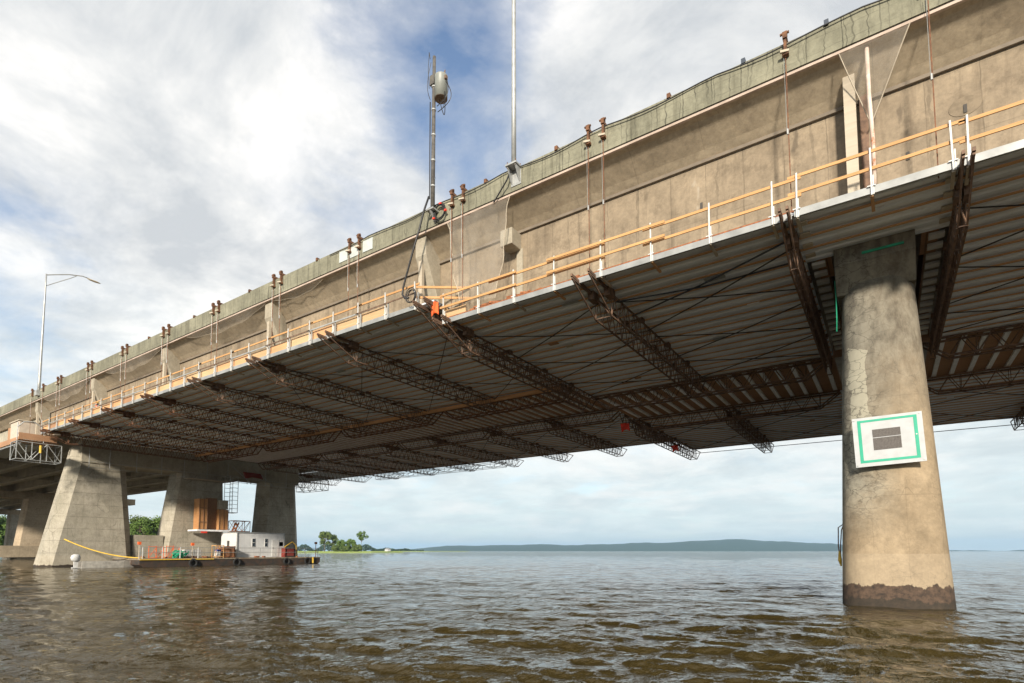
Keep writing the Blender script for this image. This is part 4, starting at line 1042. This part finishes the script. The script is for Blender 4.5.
# cargo
def crate(name, label, s, L, w_, d_, h_, mat, z=.86, cat='crate', slat=True, grp=None):
    t_ = thing(name, label, cat, (-s, L, z), grp)
    MB().box(-s-w_/2,-s+w_/2,L-d_/2,L+d_/2,z,z+h_).build('box', mat, t_)
    if slat:
        b = MB()
        for q in (0,1):
            for y in (L-d_/2,L+d_/2): b.box(-s+w_/2+.0,-s+w_/2+.05,y-.05,y+.05,z,z+h_+.05)
        for zz in (z+.05,z+h_-.08): b.box(-s+w_/2+.051,-s+w_/2+.09,L-d_/2,L+d_/2,zz,zz+.1)
        b.build('battens', M_rusto if mat is M_brown else M_dark, t_)
    return t_
crate('brown_crate', 'brown wooden crate standing left of the white cabin', 61.9, 33.9, 1.3, 1.3, 1.25, M_brown)
tt = thing('water_drum', 'white and blue water drum in an orange frame beside the brown crate', 'drum', (-61.2,32.6,.86))
drum('drum', -61.2, 32.6, .95, 1.5, .33, M_white, tt); drum('lid', -61.2, 32.6, 1.57, 1.72, .3, M_bluep, tt)
b = MB()
for dx in (-.42,.42):
    for dy in (-.42,.42): b.bar((-61.2+dx,32.6+dy,.86),(-61.2+dx,32.6+dy,2.25),.07,.07)
for z in (2.2,1.0):
    b.bar((-61.62,32.18,z),(-61.62,33.02,z),.06,.06); b.bar((-60.78,32.18,z),(-60.78,33.02,z),.06,.06); b.bar((-61.62,32.18,z),(-60.78,32.18,z),.06,.06); b.bar((-61.62,33.02,z),(-60.78,33.02,z),.06,.06)
b.build('orange_frame', M_rail, tt)
crate('red_cabinet', 'dark red steel cabinet right of the white cabin', 61.6, 41.5, .9, 1.2, 1.15, M_redbox, cat='cabinet')
gt = thing('orange_fencing', 'orange barrier panels leaning on the left part of the barge', 'barrier', (-62,27,.86))
b = MB()
for (L,s,h) in ((26.8,63,1.25),(27.6,63.2,1.2),(28.4,62.8,1.3),(29.2,63.3,1.15)):
    for z in (.9,1.4,h+.8): b.bar((-s,L-.35,z),(-s,L+.35,z),.05,.05)
    b.bar((-s,L-.35,.86),(-s,L-.35,h+.86),.05,.05); b.bar((-s,L+.35,.86),(-s,L+.35,h+.86),.05,.05); b.bar((-s,L-.35,.9),(-s,L+.35,h+.7),.04,.04)
b.build('bars', M_orange, gt)
# green hoses pile
b = MB(); R.seed(9)
for k in range(9):
    c = (-61.6+R.uniform(-.3,.3), 28.9+R.uniform(-.4,.4), 1.0+k*.06); rr = R.uniform(.3,.55)
    b.tube([(c[0]+rr*math.cos(q), c[1]+rr*math.sin(q), c[2]+.18*math.sin(q*2+k)) for q in [2*pi*i/16 for i in range(17)]],.06,5)
tag(b.build('hose_pile', M_green, None), 'heap of green hoses on the barge deck, left of the white totes', 'hose')
# white totes
for i, L in enumerate((30.2,31.15)):
    t_ = thing('white_tote', 'white caged liquid tote, %s of the two beside the green hoses' % ('left' if i == 0 else 'right'), 'tote', (-63,L,.86), 'white totes on the barge')
    MB().box(-63.6,-62.6,L-.42,L+.42,.98,1.75).build('tank', M_white, t_, bevel=.06); MB().box(-63.65,-62.55,L-.45,L+.45,.86,.96).build('pallet', M_bdeck, t_)
    b = MB()
    for q in np.linspace(-.44,.44,6): b.bar((-62.56,L+q,.97),(-62.56,L+q,1.8),.02,.02)
    for z in (1.1,1.4,1.78): b.bar((-62.545,L-.44,z),(-62.545,L+.44,z),.02,.02)
    b.build('cage', M_galv, t_)
for i, (s,L,h,lab) in enumerate(((61.0,24.75,2.35,'orange topped stake at the left end of the barge'),(61.2,29.9,2.3,'orange topped stake behind the green hoses'),(60.9,45.0,2.6,'rusty orange mast at the right end of the barge'))):
    t_ = thing('marker_stake', lab, 'marker', (-s,L,.86), 'marker stakes on the barge'); MB().bar((-s,L,.86),(-s,L,h),0,r=.04,n=6).build('stake', M_rusto if i==2 else M_pale, t_); MB().cbox((-s,L,h+.02),(.22,.26,.28)).build('marker_top', M_orange if i<2 else M_rusto, t_)
b = MB(); b.tube([(-61.6,41.0,2.06),(-61.6,41.5,2.4),(-61.6,42.1,2.75),(-61.6,42.6,2.3),(-61.6,42.8,.9)],.07,6); tag(b.build('yellow_hose', M_yellow, None), 'short yellow hose arched over the dark red cabinet', 'hose')
# debris on deck
b = MB(); R.seed(21)
for i in range(34): b.cbox((-R.uniform(60.9,65.5),R.choice([R.uniform(25,34),R.uniform(36,44.8)]) if i%2 else R.uniform(26,32),.9+R.uniform(0,.12)), (R.uniform(.1,.5),R.uniform(.1,.6),R.uniform(.08,.25)), R.uniform(0,3))
o = b.build('deck_clutter', M_rusto, None); o['kind'] = 'stuff'; o['label'] = 'small rusty scraps scattered over the barge deck'; o['category'] = 'debris'
# yellow floating hose slung from the pier to the barge
pts = []
for i in range(17):
    u = i/16; pts.append(Vector((-66.2+4.4*u, 20.3+5.2*u, 2.75 - 2.6*u + 1.0*(u*u-u)*1.0 + .75*u*u)))
tag(MB().tube(pts,.06,8).build('yellow_line', M_yellow, None, smooth=True), 'thick yellow line slung from the first column down to the barge', 'mooring line')
# skiff with outboard
sk = thing('skiff', 'low grey aluminium skiff with a white outboard motor at the first column', 'boat', (-63,22,0))
rr = []
for (L,hw,zb,zt) in ((20.6,.62,-.12,.42),(22,.72,-.15,.40),(24,.72,-.15,.42),(25.2,.55,-.05,.48),(26.2,.12,.2,.55)):
    L_=L; zt+=.22; rr.append([(-63-hw,L,zt),(-63-hw*.85,L,zb),(-63+hw*.85,L,zb),(-63+hw,L,zt),(-63+hw-.06,L,zt),(-63+hw*.8-.06,L,max(zb+.08,0)),(-63-hw*.8+.06,L,max(zb+.08,0)),(-63-hw+.06,L,zt)])
MB().loft(rr).build('hull', M_hull, sk)
for L in (21.6,23.2): MB().box(-63.6,-62.4,L,L+.3,.25,.32).build('bench', M_hull, sk)
ob = MB().loft([[ (-62.9+rx*math.cos(2*pi*i/12), 20.25+dy+ry*math.sin(2*pi*i/12), z) for i in range(12)] for (z,rx,ry,dy) in ((.62,.14,.2,.05),(.75,.24,.36,0),(1.0,.27,.4,-.02),(1.2,.24,.34,.0),(1.3,.12,.2,.02))]).build('outboard_motor', M_white, sk, smooth=True)
MB().prism([(20.1,.66),(20.45,.66),(20.4,-.3),(20.15,-.3)],-62.97,-62.83).build('leg_casing', M_white, ob); MB().box(-63.1,-62.7,20.0,20.6,.02,.08).build('plate', M_white, ob)

# ------------------------------------------------------------------ trees, island, shore, hills
def tree_mesh(seed, h, spread, mat, nl=1500, leaf=.42, base=.3, trunk_r=.22, clumps=14):
    r = random.Random(seed); b = MB(); tips = []
    lean = r.uniform(-.06,.06)*h
    tr = [Vector((lean*(i/6)**1.5+r.uniform(-.1,.1), r.uniform(-.1,.1), h*.78*i/6)) for i in range(7)]
    b.tube(tr, [trunk_r*(1-.13*i) for i in range(7)], 7)
    for k in range(clumps):
        u = r.uniform(base, 1.0); p0 = tr[min(6,int(u*6))]
        a = r.uniform(0, 2*pi); wd = spread*(.35+.75*math.sin(pi*min(1,(u-base)/(1-base)*.8+.15)))
        p1 = Vector((p0.x+math.cos(a)*wd*r.uniform(.4,1), p0.y+math.sin(a)*wd*r.uniform(.4,1), h*(u*.88+.08)+r.uniform(-.05,.08)*h))
        b.tube([p0, (p0+p1)/2+Vector((0,0,.2)), p1], [trunk_r*.4, trunk_r*.25, trunk_r*.1], 5)
        tips.append((p1, r.uniform(.16,.30)*spread+.5))
    tips.append((tr[-1], .35*spread))
    lf = MB()
    for i in range(nl):
        c, rad = r.choice(tips)
        d = Vector((r.gauss(0,1),r.gauss(0,1),r.gauss(0,.75))); d.normalize(); rr_ = rad*(r.random()**.45)
        p = c + d*rr_*1.25
        n = (d + Vector((r.gauss(0,.7),r.gauss(0,.7),r.gauss(0,.7)))).normalized()
        u_ = n.orthogonal().normalized(); v_ = n.cross(u_); s_ = leaf*r.uniform(.6,1.3)
        q = r.uniform(0,pi); u2 = u_*math.cos(q)+v_*math.sin(q); v2 = n.cross(u2)
        lf.quad(p-u2*s_, p-v2*s_*.6, p+u2*s_, p+v2*s_*.6)
    return b, lf
protos = {}
def tree(kind, label, loc, rz, sc, grp, name='tree', cat='tree'):
    if kind not in protos:
        seed, h, spread, mat, nl, leaf, base, tr_, cl = KIND[kind]
        a, l = tree_mesh(seed, h, spread, mat, nl, leaf, base, tr_, cl)
        ta = a.build('trunk', M_bark, None); lb = l.build('crown', mat, None)
        e = bpy.data.objects.new(name, None); COL.objects.link(e); ta.parent = e; lb.parent = e; protos[kind] = (e, ta, lb); 
    else:
        e0, a0, l0 = protos[kind]
        e = e0.copy(); COL.objects.link(e); e.name = name
        for o in (a0, l0): c = o.copy(); COL.objects.link(c); c.parent = e
    e.location = loc; e.rotation_euler = (0,0,rz); e.scale = (sc,sc,sc); tag(e, label, cat, grp); return e
KIND = {
 'wood':  (1, 13, 3.6, M_leaf, 3600, .34, .12, .22, 22),
 'wood2': (2, 11, 3.9, M_leafy, 3200, .34, .10, .2, 22),
 'isle_tall': (3, 21, 6.2, M_leafy, 2400, .75, .42, .4, 18),
 'isle_dark': (4, 14, 6.5, M_leaf, 3800, .75, .03, .35, 26),
 'isle_lone': (5, 20, 5.4, M_leaf, 1300, .7, .66, .3, 12),
 'isle_bush': (6, 9, 6.0, M_leafy, 3000, .7, .0, .3, 20),
}
R.seed(31)
# shore wood behind the piers
wood_px = [(-14,'wood'),(-4,'wood2'),(6,'wood'),(15,'wood2'),(24,'wood'),(118,'wood2'),(127,'wood'),(134,'wood2'),(141,'wood'),(148,'wood2'),(155,'wood'),(163,'wood2')]
names = ['leftmost', 'second', 'third', 'fourth', 'fifth']
for i, (px, k) in enumerate(wood_px):
    d = 262 + R.uniform(-10,16); p = cam_pt(px, d)
    p.z = 1.0
    if px < 60: lab = f'{"dark" if k=="wood" else "yellowish"} green shore tree behind the far pier, {names[i]} at the left picture edge'
    else: lab = f'{"dark" if k=="wood" else "yellow"} tree between first and middle column, {["leftmost","second","third","fourth","fifth","sixth","rightmost"][i-5]} of seven'
    tree(k, lab, p, R.uniform(0,6), R.uniform(.98,1.2)*(1.35 if px<60 else 1.15), 'shore trees behind the piers')
def land(name, pts, z, mat, thick=1.5):
    b = MB(); b.loft([[ (p.x,p.y,-thick) for p in pts],[ (p.x,p.y,z*.3) for p in pts],[ ((p*.97+sum(pts,Vector())/len(pts)*.03).x,(p*.97+sum(pts,Vector())/len(pts)*.03).y,z) for p in pts]])
    o = b.build(name, mat, None); return struct(o)
land('shore_bank', [cam_pt(-60,250),cam_pt(60,250),cam_pt(170,252),cam_pt(196,262),cam_pt(180,420),cam_pt(-60,420)], 1.1, M_grass)
# low marshy island
land('marsh_island', [cam_pt(236,560),cam_pt(300,540),cam_pt(372,545),cam_pt(404,585),cam_pt(396,640),cam_pt(300,660),cam_pt(236,640)], 1.0, M_grass)
isl = [('isle_tall','tall airy tree at the left end of the marsh island',325,590,1.),
       ('isle_tall','shorter airy tree just behind the left end of the island',332,600,.86),
       ('isle_dark','dark rounded tree left of the island middle',341,590,.82),
       ('isle_dark','dark spreading tree at the island middle',352,596,.88),
       ('isle_bush','yellow green bush at the island shore, left of middle',336,575,.72),
       ('isle_bush','yellow green bush at the island shore, in the middle',346,572,.62),
       ('isle_lone','lone slender tree with flat crown at the right end of the island',362,586,.97),
       ('isle_bush','low bush below the slender tree on the island',358,578,.8)]
for (k, lab, px, d, sc) in isl: tree(k, lab, cam_pt(px,d,.8), R.uniform(0,6), sc, 'island trees')
# far wooded shore strip (reads as one mass)
b = MB(); R.seed(8)
for i in range(5200):
    px = R.uniform(226, 424); d = 1750 + R.uniform(-30,60)
    hmax = (9+9*abs(math.sin(px*.09))+6*math.sin(px*.31+1))*max(.25,min(1,(430-px)/70)); p = cam_pt(px, d, R.random()**.6*max(hmax,3)+.5)
    n = Vector((R.gauss(0,1),R.gauss(0,1),R.gauss(0,1))).normalized(); u_ = n.orthogonal().normalized(); v_ = n.cross(u_); s_ = R.uniform(1.6,3.4)
    b.quad(p-u_*s_, p-v_*s_, p+u_*s_, p+v_*s_)
o = b.build('far_wood', M_hill, None); o['kind'] = 'stuff'; o['label'] = 'distant wooded shoreline behind the island'; o['category'] = 'woods'
land('far_shore', [cam_pt(200,1650),cam_pt(430,1660),cam_pt(470,1800),cam_pt(200,1900)], 1.4, M_grass)
hs = thing('shore_house', 'tiny white house with grey roof on the far wooded shore', 'house', cam_pt(388,1640,1.2))
p = cam_pt(388,1640,1.2); MB().box(p.x-7,p.x+7,p.y-5,p.y+5,1.2,6.2).build('walls', M_white, hs); MB().prism([(p.y-6,6.2),(p.y,9.8),(p.y+6,6.2)],p.x-7.6,p.x+7.6).build('roof', M_pole, hs)
# hills across the water
def hills():
    b = MB(); nx, ny = 150, 14
    for i in range(nx+1):
        px = 395 + (1500-395)*i/nx
        a = max(0, min(1, (px-395)/70)); 
        h = 88*a*(1+.25*math.sin(px*.02)) + 60*math.exp(-((px-760)/105)**2) + 28*math.exp(-((px-560)/55)**2)
        h *= 1/(1+math.exp((px-868)/16))
        h = max(h, 11*min(1,a*2)) + 8*math.sin(px*.061+1)*a + 5*math.sin(px*.13)*a + 2.5*math.sin(px*.41)*a
        for j in range(ny+1):
            v = j/ny; d = 7000 + 2600*v; p = cam_pt(px, d)
            z = h*math.sin(min(1,v*2.2)*pi/2)*(1.0 if v < .6 else max(0,(1-v)/.4)) + 1.5*math.sin(i*2.3+j*1.7)*min(1,v*4)*a
            b.v.append((p.x,p.y,z-2.5 if j in (0,ny) else z*1.0+.5))
    for i in range(nx):
        for j in range(ny):
            n = i*(ny+1)+j; b.f.append((n,n+ny+1,n+ny+2,n+1))
    # floor so the hill is a closed body
    o = b.build('hills', M_hill, None, smooth=True); struct(o)
hills()

# haze
t = bpy.data.materials.new('haze'); t.use_nodes = True; nt = t.node_tree; nt.nodes.clear()
ou = nt.nodes.new('ShaderNodeOutputMaterial'); pv = nt.nodes.new('ShaderNodeVolumePrincipled'); pv.inputs['Density'].default_value = 5.8e-5; pv.inputs['Color'].default_value = (.46,.72,1,1); pv.inputs['Anisotropy'].default_value = .2
nt.links.new(pv.outputs[0], ou.inputs['Volume'])
hzb = MB().box(-17000,17000,-17000,17000,-4.5,260).build('haze', t, None); hzb['kind'] = 'stuff'; hzb['label'] = 'thin pale haze over the river'; hzb['category'] = 'haze'

# ------------------------------------------------------------------ render settings
SC.view_settings.view_transform = 'Standard'; SC.view_settings.look = 'None'; SC.view_settings.exposure = 0.74; SC.view_settings.gamma = 1
SC.render.engine = 'CYCLES'; SC.render.resolution_x = 1024; SC.render.resolution_y = 683
SC.cycles.max_bounces = 6; SC.cycles.volume_bounces = 0; SC.cycles.transparent_max_bounces = 12
